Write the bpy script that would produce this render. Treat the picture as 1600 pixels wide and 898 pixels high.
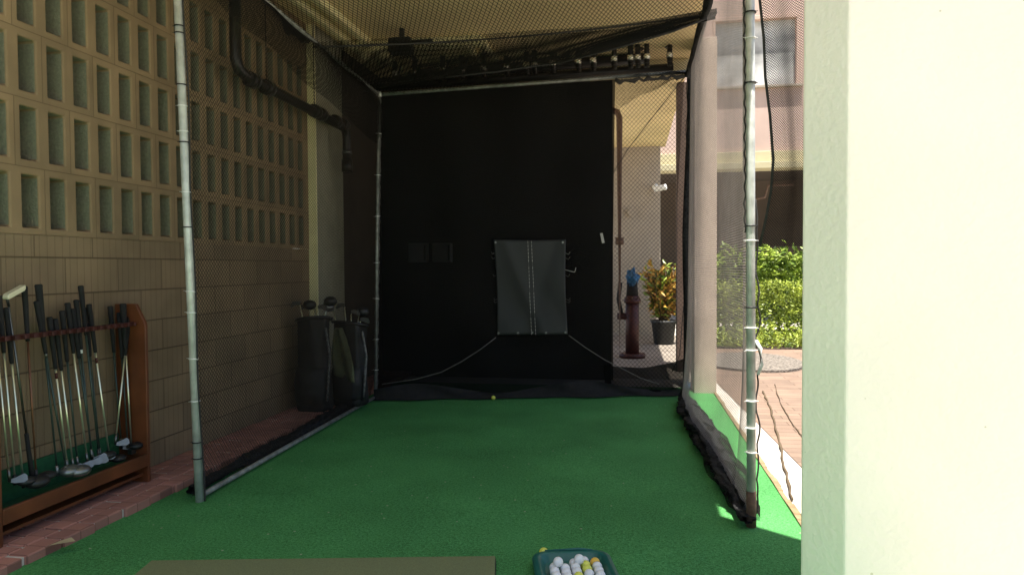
import bpy, bmesh, math, random
import numpy as np
from mathutils import Vector, Matrix, noise
random.seed(7); np.random.seed(7)
R = math.radians
for o in list(bpy.data.objects): bpy.data.objects.remove(o)
C = bpy.context.scene.collection
S = bpy.context.scene

# ------------------------------------------------------------------ camera, light
FPX = 1110.0
CAMZ = 1.30
YAW, PITCH, ROLL = R(9.5), R(1.65), R(0.35)
CR = Matrix.Rotation(YAW, 3, 'Z') @ Matrix.Rotation(R(90) - PITCH, 3, 'X') @ Matrix.Rotation(-ROLL, 3, 'Z')
CAM = Vector((0, 0, CAMZ))
cd = bpy.data.cameras.new('camera'); cam = bpy.data.objects.new('camera', cd); C.objects.link(cam)
cam.matrix_world = Matrix.Translation(CAM) @ CR.to_4x4()
cd.sensor_width = 36; cd.lens = FPX / 1600 * 36; cd.clip_end = 500; cd.clip_start = .02
S.camera = cam
S.render.resolution_x = 1024; S.render.resolution_y = 574

SD = Vector((-0.054, 0.20, -1.0)).normalized()          # direction the sunlight travels
w = bpy.data.worlds.new("World"); S.world = w; w.use_nodes = True
nt = w.node_tree; bg = nt.nodes['Background']
sky = nt.nodes.new('ShaderNodeTexSky'); sky.sky_type = 'NISHITA'; sky.sun_disc = False
sky.sun_elevation = math.asin(-SD.z); sky.sun_rotation = math.atan2(-SD.x, -SD.y)
sky.dust_density = 2.0
nt.links.new(sky.outputs[0], bg.inputs[0]); bg.inputs[1].default_value = .085
sl = bpy.data.lights.new('sun', 'SUN'); sl.energy = 5; sl.angle = R(.5); sl.color = (1, .95, .86)
so = bpy.data.objects.new('sun', sl); C.objects.link(so)
so.rotation_euler = SD.to_track_quat('-Z', 'Y').to_euler()
S.view_settings.view_transform = 'Standard'; S.view_settings.look = 'None'
S.view_settings.exposure = 1.45; S.view_settings.gamma = 1
S.view_settings.use_curve_mapping = False
S.cycles.max_bounces = 10; S.cycles.diffuse_bounces = 6

def P(u, v, x=None, y=None, z=None):
    """world point seen at photo pixel (u, v) on the plane x=, y= or z="""
    d = CR @ Vector(((u - 800) / FPX, -(v - 449) / FPX, -1))
    if x is not None: t = (x - CAM.x) / d.x
    elif y is not None: t = (y - CAM.y) / d.y
    else: t = (z - CAM.z) / d.z
    return CAM + d * t

# ------------------------------------------------------------------ materials
def mat(name, col, rough=.7, metal=0, var=.15, scale=6, bump=0, bscale=60, spec=.4, col2=None, coords='Object', detail=5):
    m = bpy.data.materials.new(name); m.use_nodes = True; n = m.node_tree; b = n.nodes['Principled BSDF']
    b.inputs['Roughness'].default_value = rough; b.inputs['Metallic'].default_value = metal
    b.inputs['Specular IOR Level'].default_value = spec
    tc = n.nodes.new('ShaderNodeTexCoord')
    nz = n.nodes.new('ShaderNodeTexNoise'); nz.inputs['Scale'].default_value = scale; nz.inputs['Detail'].default_value = detail
    n.links.new(tc.outputs[coords], nz.inputs['Vector'])
    rp = n.nodes.new('ShaderNodeValToRGB')
    c2 = col2 or tuple(min(1, c * (1 + var)) for c in col); c1 = tuple(c * (1 - var) for c in col)
    rp.color_ramp.elements[0].position = .32; rp.color_ramp.elements[1].position = .68
    rp.color_ramp.elements[0].color = (*c1, 1); rp.color_ramp.elements[1].color = (*c2, 1)
    n.links.new(nz.outputs['Fac'], rp.inputs[0]); n.links.new(rp.outputs[0], b.inputs['Base Color'])
    if bump:
        n2 = n.nodes.new('ShaderNodeTexNoise'); n2.inputs['Scale'].default_value = bscale; n2.inputs['Detail'].default_value = 6
        n.links.new(tc.outputs[coords], n2.inputs['Vector'])
        bp = n.nodes.new('ShaderNodeBump'); bp.inputs['Strength'].default_value = bump; bp.inputs['Distance'].default_value = .01
        n.links.new(n2.outputs['Fac'], bp.inputs['Height']); n.links.new(bp.outputs[0], b.inputs['Normal'])
    m['ramp'] = rp.name
    return m

def mix(n, a, b, fac, mode='MIX'):
    x = n.nodes.new('ShaderNodeMix'); x.data_type = 'RGBA'; x.blend_type = mode
    for sock, val in ((0, fac), (6, a), (7, b)):
        if hasattr(val, 'links'): n.links.new(val, x.inputs[sock])
        else: x.inputs[sock].default_value = val if sock == 0 else (*val, 1)
    return x.outputs[2]

def block_mat(name, col, bw, bh, axis='YZ', mortar=(.16, .13, .1), ms=.006, score=0, off=.5, zoff=0, yoff=0, bump=.5):
    """block / brick courses laid in the plane of the wall"""
    m = mat(name, col, .9, var=.14, scale=3, bump=0)
    n = m.node_tree; b = n.nodes['Principled BSDF']; rp = n.nodes[m['ramp']]
    tc = n.nodes.new('ShaderNodeTexCoord'); sp = n.nodes.new('ShaderNodeSeparateXYZ'); cb = n.nodes.new('ShaderNodeCombineXYZ')
    n.links.new(tc.outputs['Object'], sp.inputs[0])
    ax = {'X': 0, 'Y': 1, 'Z': 2}
    for k in (0, 1):
        ad = n.nodes.new('ShaderNodeMath'); ad.operation = 'ADD'; ad.inputs[1].default_value = (yoff, zoff)[k]
        n.links.new(sp.outputs[ax[axis[k]]], ad.inputs[0]); n.links.new(ad.outputs[0], cb.inputs[k])
    br = n.nodes.new('ShaderNodeTexBrick'); br.inputs['Scale'].default_value = 1
    br.inputs['Brick Width'].default_value = bw; br.inputs['Row Height'].default_value = bh
    br.inputs['Mortar Size'].default_value = ms; br.inputs['Mortar Smooth'].default_value = .3
    br.inputs['Color1'].default_value = (.88, .88, .88, 1); br.inputs['Color2'].default_value = (1.1, 1.08, 1.05, 1)
    br.inputs['Mortar'].default_value = (.62, .6, .58, 1); br.offset = off
    n.links.new(cb.outputs[0], br.inputs['Vector'])
    col_o = mix(n, rp.outputs[0], br.outputs['Color'], 1.0, 'MULTIPLY')
    fine = n.nodes.new('ShaderNodeTexNoise'); fine.inputs['Scale'].default_value = 90; fine.inputs['Detail'].default_value = 4
    n.links.new(tc.outputs['Object'], fine.inputs['Vector'])
    h = n.nodes.new('ShaderNodeMath'); h.operation = 'MULTIPLY_ADD'; h.inputs[1].default_value = -1.0
    n.links.new(br.outputs['Fac'], h.inputs[0]); 
    fm = n.nodes.new('ShaderNodeMath'); fm.operation = 'MULTIPLY'; fm.inputs[1].default_value = .5
    n.links.new(fine.outputs['Fac'], fm.inputs[0]); n.links.new(fm.outputs[0], h.inputs[2])
    hh = h.outputs[0]
    if score:
        b2 = n.nodes.new('ShaderNodeTexBrick'); b2.inputs['Scale'].default_value = 1
        b2.inputs['Brick Width'].default_value = score; b2.inputs['Row Height'].default_value = bh
        b2.inputs['Mortar Size'].default_value = .003; b2.inputs['Mortar Smooth'].default_value = .5; b2.offset = 0
        b2.inputs['Color1'].default_value = (1, 1, 1, 1); b2.inputs['Color2'].default_value = (.95, .95, .95, 1); b2.inputs['Mortar'].default_value = (.72, .7, .68, 1)
        n.links.new(cb.outputs[0], b2.inputs['Vector'])
        col_o = mix(n, col_o, b2.outputs['Color'], 1.0, 'MULTIPLY')
        h2 = n.nodes.new('ShaderNodeMath'); h2.operation = 'SUBTRACT'
        n.links.new(hh, h2.inputs[0]); n.links.new(b2.outputs['Fac'], h2.inputs[1]); hh = h2.outputs[0]
    n.links.new(col_o, b.inputs['Base Color'])
    bp = n.nodes.new('ShaderNodeBump'); bp.inputs['Strength'].default_value = bump; bp.inputs['Distance'].default_value = .006
    n.links.new(hh, bp.inputs['Height']); n.links.new(bp.outputs[0], b.inputs['Normal'])
    return m

M = {}
WALLC = (.235, .168, .094)
PY = P(30, 100, x=-3.02).y; CP, OW, RP, OH, ZROW0 = .178, .102, .345, .268, 1.515
M['screen'] = block_mat('screen_block', WALLC, CP*2, RP, ms=.003, off=.5, yoff=-(PY - (CP-OW)/2) + CP*40, zoff=-(ZROW0 - (RP-OH)/2) + RP*20)
M['jamb'] = mat('raw_block', (.19, .185, .125), .95, var=.14, scale=60, bump=.5, bscale=90)
M['scored'] = block_mat('scored_block', (.215, .156, .092), .40, .195, ms=.005, score=.0505, zoff=.0)
M['pilaster'] = mat('pilaster_paint', (.78, .72, .40), .85, var=.06, bump=.2)
M['pilaster_side'] = mat('pilaster_block', (.27, .26, .18), .9, var=.1, bump=.3)
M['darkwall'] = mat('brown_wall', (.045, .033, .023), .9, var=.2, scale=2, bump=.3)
M['ceiling'] = mat('ceiling_paint', (.74, .60, .33), .9, var=.1, scale=1.2, bump=.15, bscale=30)
M['cream'] = mat('cream_stucco', (.86, .765, .655), .85, var=.03, scale=2.5, bump=.35, bscale=45)
M['creamside'] = mat('cream_paint', (.72, .70, .50), .8, var=.03, scale=2.5, bump=.2, bscale=60)
def flecks(m, scale, thr, col):
    n = m.node_tree; b = n.nodes['Principled BSDF']; src = b.inputs['Base Color'].links[0].from_socket
    tc = n.nodes.new('ShaderNodeTexCoord'); v = n.nodes.new('ShaderNodeTexVoronoi'); v.inputs['Scale'].default_value = scale
    n.links.new(tc.outputs['Object'], v.inputs['Vector'])
    wn = n.nodes.new('ShaderNodeSeparateColor'); n.links.new(v.outputs['Color'], wn.inputs[0])
    mu = n.nodes.new('ShaderNodeMath'); mu.operation = 'MULTIPLY'; mu.inputs[1].default_value = thr; n.links.new(wn.outputs[0], mu.inputs[0])
    lt = n.nodes.new('ShaderNodeMath'); lt.operation = 'LESS_THAN'; n.links.new(v.outputs['Distance'], lt.inputs[0]); n.links.new(mu.outputs[0], lt.inputs[1])
    n.links.new(mix(n, src, col, lt.outputs[0]), b.inputs['Base Color'])
flecks(M['cream'], 15, .07, (.62, .56, .42))
M['tan'] = mat('tan_stucco', (.66, .53, .43), .9, var=.08, bump=.3)
M['browncol'] = mat('brown_column', (.09, .06, .045), .9, var=.1, bump=.2)
M['farcol'] = mat('far_cream', (.36, .31, .25), .9, var=.06, bump=.2)
M['pink'] = mat('pink_stucco', (.50, .37, .31), .9, var=.06, scale=1.5, bump=.2)
M['ledge'] = mat('ledge_paint', (.50, .44, .27), .85, var=.06)
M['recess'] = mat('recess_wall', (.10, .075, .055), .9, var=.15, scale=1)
M['glass'] = mat('dusty_glass', (.42, .42, .40), .6, var=.5, scale=3, spec=.6, coords='Generated')
M['frame_tan'] = mat('window_frame', (.50, .36, .29), .7, var=.05)
M['conc'] = mat('pale_concrete', (.52, .48, .42), .9, var=.18, scale=2.2, bump=.4, bscale=40)
M['sunnet'] = mat('sunlit_side_net', (.19, .165, .14), .6, var=.15, spec=.5)  # black netting paled so its colour carries the sunlit haze
M['galvdark'] = mat('dull_steel', (.20, .21, .19), .55, .3, var=.35, scale=20)
M['backpath'] = mat('shaded_concrete', (.20, .17, .14), .9, var=.2, scale=3, bump=.4)  # concrete darkened in its colour to hold the shade behind the cage
M['galv'] = mat('galvanised_steel', (.52, .54, .50), .5, .3, var=.22, scale=14, bump=.1, bscale=120)
M['rust'] = mat('rust_brown_paint', (.13, .08, .055), .8, var=.3, scale=30)
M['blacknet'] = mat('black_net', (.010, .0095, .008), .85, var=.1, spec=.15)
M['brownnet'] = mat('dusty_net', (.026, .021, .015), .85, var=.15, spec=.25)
M['white'] = mat('white_plastic', (.75, .75, .72), .5, var=.03)
M['black'] = mat('black_plastic', (.018, .018, .018), .45, var=.2)
M['blackmat'] = mat('black_matte', (.011, .0105, .010), .85, var=.3, scale=20)
M['pipe'] = mat('black_pipe', (.007, .007, .006), .4, var=.3, scale=12)
M['chrome'] = mat('chrome', (.17, .175, .17), .42, 1, var=.08, scale=30)
M['glint'] = mat('painted_glint', (.85, .82, .70), .25, .6)  # pale clamp colour standing in for glints along the header pipe
M['steel'] = mat('steel_shaft', (.80, .82, .62), .3, .85, var=.08, scale=20)
M['dksteel'] = mat('graphite_shaft', (.04, .06, .05), .3, .2, var=.2, scale=20)
M['bronze'] = mat('copper_shaft', (.20, .09, .05), .35, .5, var=.2, scale=20)
M['wood'] = mat('stained_wood', (.13, .040, .014), .42, var=.3, scale=5, bump=.1, bscale=20)
M['wooddk'] = mat('dark_red_rail', (.06, .015, .011), .5, var=.25, scale=9)
M['greenlining'] = mat('green_lining', (.012, .085, .035), .95, var=.2, scale=40)
M['vinyl'] = mat('grey_vinyl', (.023, .0255, .0255), .6, var=.12, scale=2, bump=.15, bscale=14)
M['thread'] = mat('pale_thread', (.42, .41, .38), .8)
M['rope'] = mat('black_rope', (.03, .028, .026), .85, var=.3, scale=60)
M['greyrope'] = mat('grey_cord', (.11, .105, .095), .85, var=.3, scale=60)
M['blue'] = mat('blue_cord', (.015, .09, .19), .6, var=.3, scale=20)
M['red'] = mat('red_paint', (.055, .011, .008), .5, var=.25, scale=10)
M['pot'] = mat('black_pot', (.03, .032, .03), .55, var=.2)
M['mat'] = mat('olive_turf_mat', (.19, .215, .105), .95, var=.14, scale=220, bump=.5, bscale=400, spec=.1)
M['tray'] = mat('green_plastic_tray', (.018, .12, .095), .38, var=.08, scale=3)
M['ballw'] = mat('white_ball', (.78, .78, .76), .35, var=.02)
M['bally'] = mat('yellow_ball', (.72, .74, .12), .35, var=.04)
M['ballo'] = mat('orange_ball', (.80, .50, .08), .35, var=.04)
M['greybox'] = mat('grey_box', (.6, .62, .62), .6, var=.06)
M['bag'] = mat('black_bag_fabric', (.011, .0107, .0103), .6, var=.25, scale=8, bump=.2)
M['strap'] = mat('grey_strap', (.12, .12, .115), .8, var=.5, scale=40)
M['towel'] = mat('olive_towel', (.085, .09, .045), .95, var=.15, scale=20, bump=.4)
M['leafy'] = mat('leaf_green', (.05, .15, .02), .4, var=.5, scale=5, col2=(.36, .46, .06))
M['leafd'] = mat('leaf_dark', (.03, .08, .02), .45, var=.5, scale=30, col2=(.10, .20, .03))
M['leafl'] = mat('leaf_pale', (.11, .20, .03), .45, var=.5, scale=5, col2=(.48, .56, .08))
M['croton'] = mat('croton_leaf', (.24, .09, .03), .4, col2=(.70, .46, .09), scale=9)
M['stem'] = mat('stem', (.10, .07, .04), .9)
M['soil'] = mat('soil', (.05, .035, .025), 1)
M['edging'] = mat('tan_edging', (.24, .17, .09), .8, var=.25, scale=12, bump=.3)
M['puttyhead'] = mat('cream_putter', (.62, .58, .40), .35, .2, var=.05)
M['lichen'] = mat('dark_pebble_mat', (.15, .13, .11), .95, var=.8, scale=40, bump=.9, bscale=80)
M['greylid'] = mat('silver_clubhead', (.22, .23, .23), .38, .8, var=.1)
M['dryleaf'] = mat('dry_leaf', (.45, .36, .2), .9)

# turf: fibres + worn and lighter patches, grit
def turf_mat():
    m = mat('turf', (.075, .285, .080), .93, var=.15, scale=1.5, spec=.12, detail=8)
    n = m.node_tree; b = n.nodes['Principled BSDF']; rp = n.nodes[m['ramp']]
    tc = n.nodes.new('ShaderNodeTexCoord')
    f = n.nodes.new('ShaderNodeTexNoise'); f.inputs['Scale'].default_value = 260; f.inputs['Detail'].default_value = 3
    n.links.new(tc.outputs['Object'], f.inputs[0])
    r2 = n.nodes.new('ShaderNodeValToRGB'); r2.color_ramp.elements[0].position = .35; r2.color_ramp.elements[1].position = .65
    r2.color_ramp.elements[0].color = (.62, .62, .62, 1); r2.color_ramp.elements[1].color = (1.3, 1.25, 1.35, 1)
    n.links.new(f.outputs['Fac'], r2.inputs[0])
    c = mix(n, rp.outputs[0], r2.outputs[0], 1.0, 'MULTIPLY')
    f3 = n.nodes.new('ShaderNodeTexNoise'); f3.inputs['Scale'].default_value = 75; f3.inputs['Detail'].default_value = 3; f3.inputs['Roughness'].default_value = .8
    n.links.new(tc.outputs['Object'], f3.inputs[0])
    r3 = n.nodes.new('ShaderNodeValToRGB'); r3.color_ramp.elements[0].position = .3; r3.color_ramp.elements[1].position = .7
    r3.color_ramp.elements[0].color = (.5, .6, .5, 1); r3.color_ramp.elements[1].color = (1.5, 1.35, 1.5, 1)
    n.links.new(f3.outputs['Fac'], r3.inputs[0]); c = mix(n, c, r3.outputs[0], 1.0, 'MULTIPLY')
    v = n.nodes.new('ShaderNodeTexVoronoi'); v.inputs['Scale'].default_value = 9; v.inputs['Randomness'].default_value = 1
    n.links.new(tc.outputs['Object'], v.inputs['Vector'])
    lt = n.nodes.new('ShaderNodeMath'); lt.operation = 'LESS_THAN'; lt.inputs[1].default_value = .055
    n.links.new(v.outputs['Distance'], lt.inputs[0])
    c = mix(n, c, (.33, .36, .24), lt.outputs[0])
    n.links.new(c, b.inputs['Base Color'])
    bp = n.nodes.new('ShaderNodeBump'); bp.inputs['Strength'].default_value = .7; bp.inputs['Distance'].default_value = .006
    n.links.new(f.outputs['Fac'], bp.inputs['Height']); n.links.new(bp.outputs[0], b.inputs['Normal'])
    return m
M['turf'] = turf_mat()
M['brick'] = block_mat('brick_paving', (.36, .17, .13), .21, .10, axis='XY', ms=.004, off=.5, bump=.5)
M['pavers'] = block_mat('stone_paving', (.20, .140, .105), .5, .13, axis='XY', ms=.006, off=.37, bump=.6)

# cloth: fine open mesh that lets a little through
def cloth_mat():
    m = mat('black_shade_cloth', (.006, .006, .0055), .85, var=.2, scale=2, spec=.1)
    n = m.node_tree; b = n.nodes['Principled BSDF']; out = n.nodes['Material Output']
    tr = n.nodes.new('ShaderNodeBsdfTransparent'); mx = n.nodes.new('ShaderNodeMixShader'); mx.inputs[0].default_value = .07
    n.links.new(b.outputs[0], mx.inputs[1]); n.links.new(tr.outputs[0], mx.inputs[2]); n.links.new(mx.outputs[0], out.inputs['Surface'])
    return m
M['cloth'] = cloth_mat()

# ------------------------------------------------------------------ mesh helpers
class MB:
    def __init__(s): s.v = []; s.f = []; s.sm = []
    def add(s, vs, fs, smooth=False):
        k = len(s.v); s.v += [tuple(v) for v in vs]; s.f += [tuple(i + k for i in f) for f in fs]; s.sm += [smooth] * len(fs); return s
    def box(s, a, b, rot=None, org=None):
        x0, y0, z0 = a; x1, y1, z1 = b
        vs = [Vector(p) for p in ((x0,y0,z0),(x1,y0,z0),(x1,y1,z0),(x0,y1,z0),(x0,y0,z1),(x1,y0,z1),(x1,y1,z1),(x0,y1,z1))]
        if rot is not None:
            o = Vector(org) if org is not None else Vector((0,0,0)); vs = [rot @ (v - o) + o for v in vs]
        return s.add(vs, [(0,3,2,1),(4,5,6,7),(0,1,5,4),(1,2,6,5),(2,3,7,6),(3,0,4,7)])
    def tube(s, pts, r, n=10, caps=True, jit=0):
        pts = [Vector(p) for p in pts]; rs = r if isinstance(r, (list, tuple)) else [r] * len(pts)
        ring = []; up = None; vs = []
        for i, p in enumerate(pts):
            d = (pts[min(i + 1, len(pts) - 1)] - pts[max(i - 1, 0)]).normalized()
            if up is None:
                up = Vector((0, 0, 1)) if abs(d.z) < .9 else Vector((1, 0, 0))
            a = d.cross(up).normalized(); b = d.cross(a).normalized(); up = -b if False else up
            for k in range(n):
                t = 2 * math.pi * k / n; rr = rs[i] * (1 + (random.uniform(-jit, jit) if jit else 0))
                vs.append(p + (a * math.cos(t) + b * math.sin(t)) * rr)
        fs = [(i*n+k, i*n+(k+1)%n, (i+1)*n+(k+1)%n, (i+1)*n+k) for i in range(len(pts)-1) for k in range(n)]
        s.add(vs, fs, True)
        if caps:
            k0 = len(s.v) - len(vs)
            s.f.append(tuple(k0 + k for k in reversed(range(n)))); s.f.append(tuple(k0 + (len(pts)-1)*n + k for k in range(n))); s.sm += [False, False]
        return s
    def lathe(s, prof, c=(0,0,0), n=24, sx=1, sy=1, smooth=True, rot=None):
        c = Vector(c); vs = []
        for r, z in prof:
            for k in range(n):
                t = 2*math.pi*k/n; p = Vector((r*sx*math.cos(t), r*sy*math.sin(t), z)); 
                if rot is not None: p = rot @ p
                vs.append(p + c)
        fs = [(i*n+k, i*n+(k+1)%n, (i+1)*n+(k+1)%n, (i+1)*n+k) for i in range(len(prof)-1) for k in range(n)]
        k0 = len(s.v); s.add(vs, fs, smooth)
        s.f.append(tuple(k0+k for k in reversed(range(n)))); s.f.append(tuple(k0+(len(prof)-1)*n+k for k in range(n))); s.sm += [False, False]
        return s
    def ball(s, c, rx, ry=None, rz=None, n=14, m=9, rot=None):
        ry = ry or rx; rz = rz or rx; c = Vector(c); vs = []
        for i in range(1, m):
            a = math.pi * i / m
            for k in range(n):
                t = 2*math.pi*k/n; p = Vector((rx*math.sin(a)*math.cos(t), ry*math.sin(a)*math.sin(t), rz*math.cos(a)))
                if rot is not None: p = rot @ p
                vs.append(c + p)
        top = Vector((0,0,rz)); bot = Vector((0,0,-rz))
        if rot is not None: top = rot @ top; bot = rot @ bot
        vs += [c + top, c + bot]; T = len(vs)-2; B = T+1
        fs = [(i*n+k, (i+1)*n+k, (i+1)*n+(k+1)%n, i*n+(k+1)%n) for i in range(m-2) for k in range(n)]
        fs += [(T, k, (k+1)%n) for k in range(n)] + [(B, (m-2)*n+(k+1)%n, (m-2)*n+k) for k in range(n)]
        return s.add(vs, fs, True)
    def prism(s, poly, f0, f1):
        """poly of 2D points; f0,f1 map them to the two end faces"""
        n = len(poly); vs = [f0(*p) for p in poly] + [f1(*p) for p in poly]
        return s.add(vs, [tuple(reversed(range(n))), tuple(range(n, 2*n))] + [(i, (i+1)%n, n+(i+1)%n, n+i) for i in range(n)])
    def grid(s, fn, nu, nv, smooth=True):
        vs = [fn(i/nu, j/nv) for j in range(nv+1) for i in range(nu+1)]
        return s.add(vs, [(j*(nu+1)+i, j*(nu+1)+i+1, (j+1)*(nu+1)+i+1, (j+1)*(nu+1)+i) for j in range(nv) for i in range(nu)], smooth)
    def build(s, name, m, parent=None, bev=0, seg=2, solid=0):
        me = bpy.data.meshes.new(name); me.from_pydata(s.v, [], s.f); me.polygons.foreach_set('use_smooth', s.sm)
        bm = bmesh.new(); bm.from_mesh(me); bmesh.ops.recalc_face_normals(bm, faces=bm.faces); bm.to_mesh(me); bm.free()
        me.update(); return fin(name, me, m, parent, bev, seg, solid)

def fin(name, me, m, parent=None, bev=0, seg=2, solid=0):
    o = bpy.data.objects.new(name, me); C.objects.link(o)
    me.materials.append(M[m] if isinstance(m, str) else m)
    if parent is not None: o.parent = parent; o.matrix_parent_inverse = Matrix.Translation(-parent.location) @ Matrix()
    if solid:
        q = o.modifiers.new('solid', 'SOLIDIFY'); q.thickness = solid; q.offset = 0
    if bev:
        q = o.modifiers.new('bevel', 'BEVEL'); q.width = bev; q.segments = seg; q.limit_method = 'ANGLE'; q.angle_limit = R(40); q.harden_normals = False
    return o

def tag(o, label=None, cat=None, group=None, kind=None):
    if label: o['label'] = label
    if cat: o['category'] = cat
    if group: o['group'] = group
    if kind: o['kind'] = kind
    return o
def thing(name, loc, label, cat, group=None):
    o = bpy.data.objects.new(name, None); C.objects.link(o); o.location = loc; o.empty_display_size = .1
    return tag(o, label, cat, group)
def struct(o): o['kind'] = 'structure'; return o

def strands(name, fn, Ls, Lt, p, r, m, parent=None, keep=None, square=False):
    """a real knotted net: diamond lattice of thin 3-sided strands; fn maps arrays (s, t) in metres to xyz"""
    ni, nj = int(Ls / p), int(Lt / p)
    ii, jj = np.meshgrid(np.arange(ni + 1), np.arange(nj + 1), indexing='ij')
    if not square:
        ok = (ii + jj) % 2 == 0
    else: ok = np.ones_like(ii, bool)
    idx = -np.ones_like(ii); idx[ok] = np.arange(ok.sum())
    s = ii[ok] * Ls / ni; t = jj[ok] * Lt / nj
    pos = np.stack(fn(s, t), -1).astype(np.float64)
    E = []
    moves = ((1, 1), (1, -1)) if not square else ((1, 0), (0, 1))
    for di, dj in moves:
        a = idx[max(0,-di):ni+1-max(0,di), max(0,-dj):nj+1-max(0,dj)]
        b = idx[max(0,di):ni+1+min(0,di), max(0,dj):nj+1+min(0,dj)]
        q = (a >= 0) & (b >= 0); E.append(np.stack([a[q], b[q]], -1))
    E = np.concatenate(E)
    if keep is not None:
        k = keep(s, t); E = E[k[E[:, 0]] & k[E[:, 1]]]
    A = pos[E[:, 0]]; B = pos[E[:, 1]]; d = B - A; L = np.linalg.norm(d, axis=1, keepdims=True); d /= np.maximum(L, 1e-9)
    ref = np.where(np.abs(d[:, 2:3]) < .9, np.array([[0, 0, 1.0]]), np.array([[1.0, 0, 0]]))
    a = np.cross(d, ref); a /= np.linalg.norm(a, axis=1, keepdims=True); b = np.cross(d, a)
    n = len(E); V = np.zeros((n, 6, 3))
    for k in range(3):
        o = r * (math.cos(2*math.pi*k/3) * a + math.sin(2*math.pi*k/3) * b)
        V[:, k] = A + o; V[:, 3 + k] = B + o
    base = (np.arange(n) * 6)[:, None, None]
    F = base + np.array([[0, 1, 4, 3], [1, 2, 5, 4], [2, 0, 3, 5]])[None]
    me = bpy.data.meshes.new(name)
    me.vertices.add(n * 6); me.vertices.foreach_set('co', V.reshape(-1))
    me.loops.add(n * 12); me.loops.foreach_set('vertex_index', F.reshape(-1).astype(np.int32))
    me.polygons.add(n * 3); me.polygons.foreach_set('loop_start', (np.arange(n * 3) * 4).astype(np.int32))
    me.update(calc_edges=True); me.validate()
    return fin(name, me, m, parent)

def leaves(mb, pts, size, flat=.3, asp=.45):
    for p in pts:
        d = Vector((random.gauss(0,1), random.gauss(0,1), random.gauss(0,1)*flat + .35)).normalized()
        s = Vector((random.gauss(0,1), random.gauss(0,1), random.gauss(0,1)*flat)).normalized()
        q = d.cross(s).normalized(); L = size * random.uniform(.6, 1.3); W = L * asp
        up = d.cross(q) * L * .12
        p = Vector(p)
        mb.add([p, p + d*L*.5 + q*W*.5 + up, p + d*L, p + d*L*.5 - q*W*.5 + up], [(0,1,2),(0,2,3)])

# ------------------------------------------------------------------ ground
XW = -3.02; ZC = 3.6; ZB = .045
g = MB().add([(-60,-60,-.05),(60,-60,-.05),(60,60,-.05),(-60,60,-.05)], [(0,1,2,3)])
struct(g.build('ground', 'conc'))
# slab with turf
g = MB().box((-3.0, -2.5, -.049), (.84, 8.25, -.012)); struct(g.build('slab', 'conc'))
def turf_z(x, y):
    return .004 * noise.noise(Vector((x*1.7, y*1.7, 0))) + .001
def turffn(a, b):
    x = -2.66 + a * (.835 + 2.66); y = -2.4 + b * (7.75 + 2.4)
    if a < .001: x += .02 * noise.noise(Vector((0, y*3, 4)))
    return (x, y, turf_z(x, y))
struct(MB().grid(turffn, 50, 120).build('turf', 'turf'))
# edging strip of turf
e = MB(); ys = [ -2.4 + i*.08 for i in range(128)]
for y in ys:
    w0 = .012 * noise.noise(Vector((y*4, 2, 1)))
    e.box((.832, y, -.03), (.862 + w0, y + .0799, .012 + w0*.4))
struct(e.build('kerb', 'edging'))
# brick paving along the left wall
b = MB(); random.seed(3)
y = .6
while y < 8.2:
    x = -3.015
    L = .205
    for k in range(4):
        xx = XW + .002 + k * .1; edge = k == 3
        jy = random.uniform(-.004, .004); dz = random.uniform(-.003, .003)
        off = 0 if k % 2 else .1
        x1 = xx + .097 + (random.uniform(-.012, .008) if edge else 0)
        b.box((xx, y + off + jy, -.02), (x1, y + off + L - .006 + jy, ZB + dz))
    y += L + .004
bo = struct(b.build('brick_path', None or 'brick', bev=.006, seg=1))
struct(MB().box((XW, .5, -.03), (XW + .385, 8.2, ZB - .006)).build('brick_bed', 'conc'))
# stone pavers
g = MB().add([(1.22, 2.6, -.044), (6, 2.6, -.044), (6, 12.2, -.044), (.9, 12.2, -.044), (.95, 9, -.044)], [(0,1,2,3,4)])
struct(g.build('pavement', 'pavers'))
g = MB().add([(-3, 8.6, -.042), (.9, 8.6, -.042), (.9, 14, -.042), (-3, 14, -.042)], [(0,1,2,3)])
struct(g.build('path', 'backpath'))
# dark pebble oval set in the path
pc = P(1180, 566, z=-.04)
pts = [(pc.x + .62*math.cos(t)*(1 if math.cos(t) > 0 else 1.3), pc.y + .95*math.sin(t)) for t in [2*math.pi*i/40 for i in range(40)]]
tag(MB().prism(pts, lambda x, y: (x, y, -.041), lambda x, y: (x, y, -.012)).build('ground_cover_plate', 'lichen'), 'dark pebbled half-oval plate lying flat on the sunny paving', 'plate')

# ------------------------------------------------------------------ left wall (screen blocks over scored blocks)
Y0 = PY - CP*16
ycut = [Y0 - .05]; holes_y = []
k = 0
while True:
    ya = Y0 + .0 + k*CP
    if ya + OW > 6.33: break
    ycut += [ya, ya + OW]; holes_y.append((ya, ya+OW)); k += 1
YE = 6.36; ycut.append(YE)
zcut = [ZROW0 - .034]; holes_z = []
for j in range(5):
    za = ZROW0 + j*RP; zcut += [za, za+OH]; holes_z.append(za)
zcut.append(ZC)
TH = .17
m_ = MB(); mi = []; hy = {round(a,4) for a,_ in holes_y}; hz = {round(a,4) for a in holes_z}
V = {}
def vi(x, y, z):
    key = (round(x,4), round(y,4), round(z,4))
    if key not in V: V[key] = len(m_.v); m_.v.append(key)
    return V[key]
def q(*ps, k=0): m_.f.append(tuple(vi(*p) for p in ps)); m_.sm.append(False); mi.append(k)
xf, xb = XW, XW - TH
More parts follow.
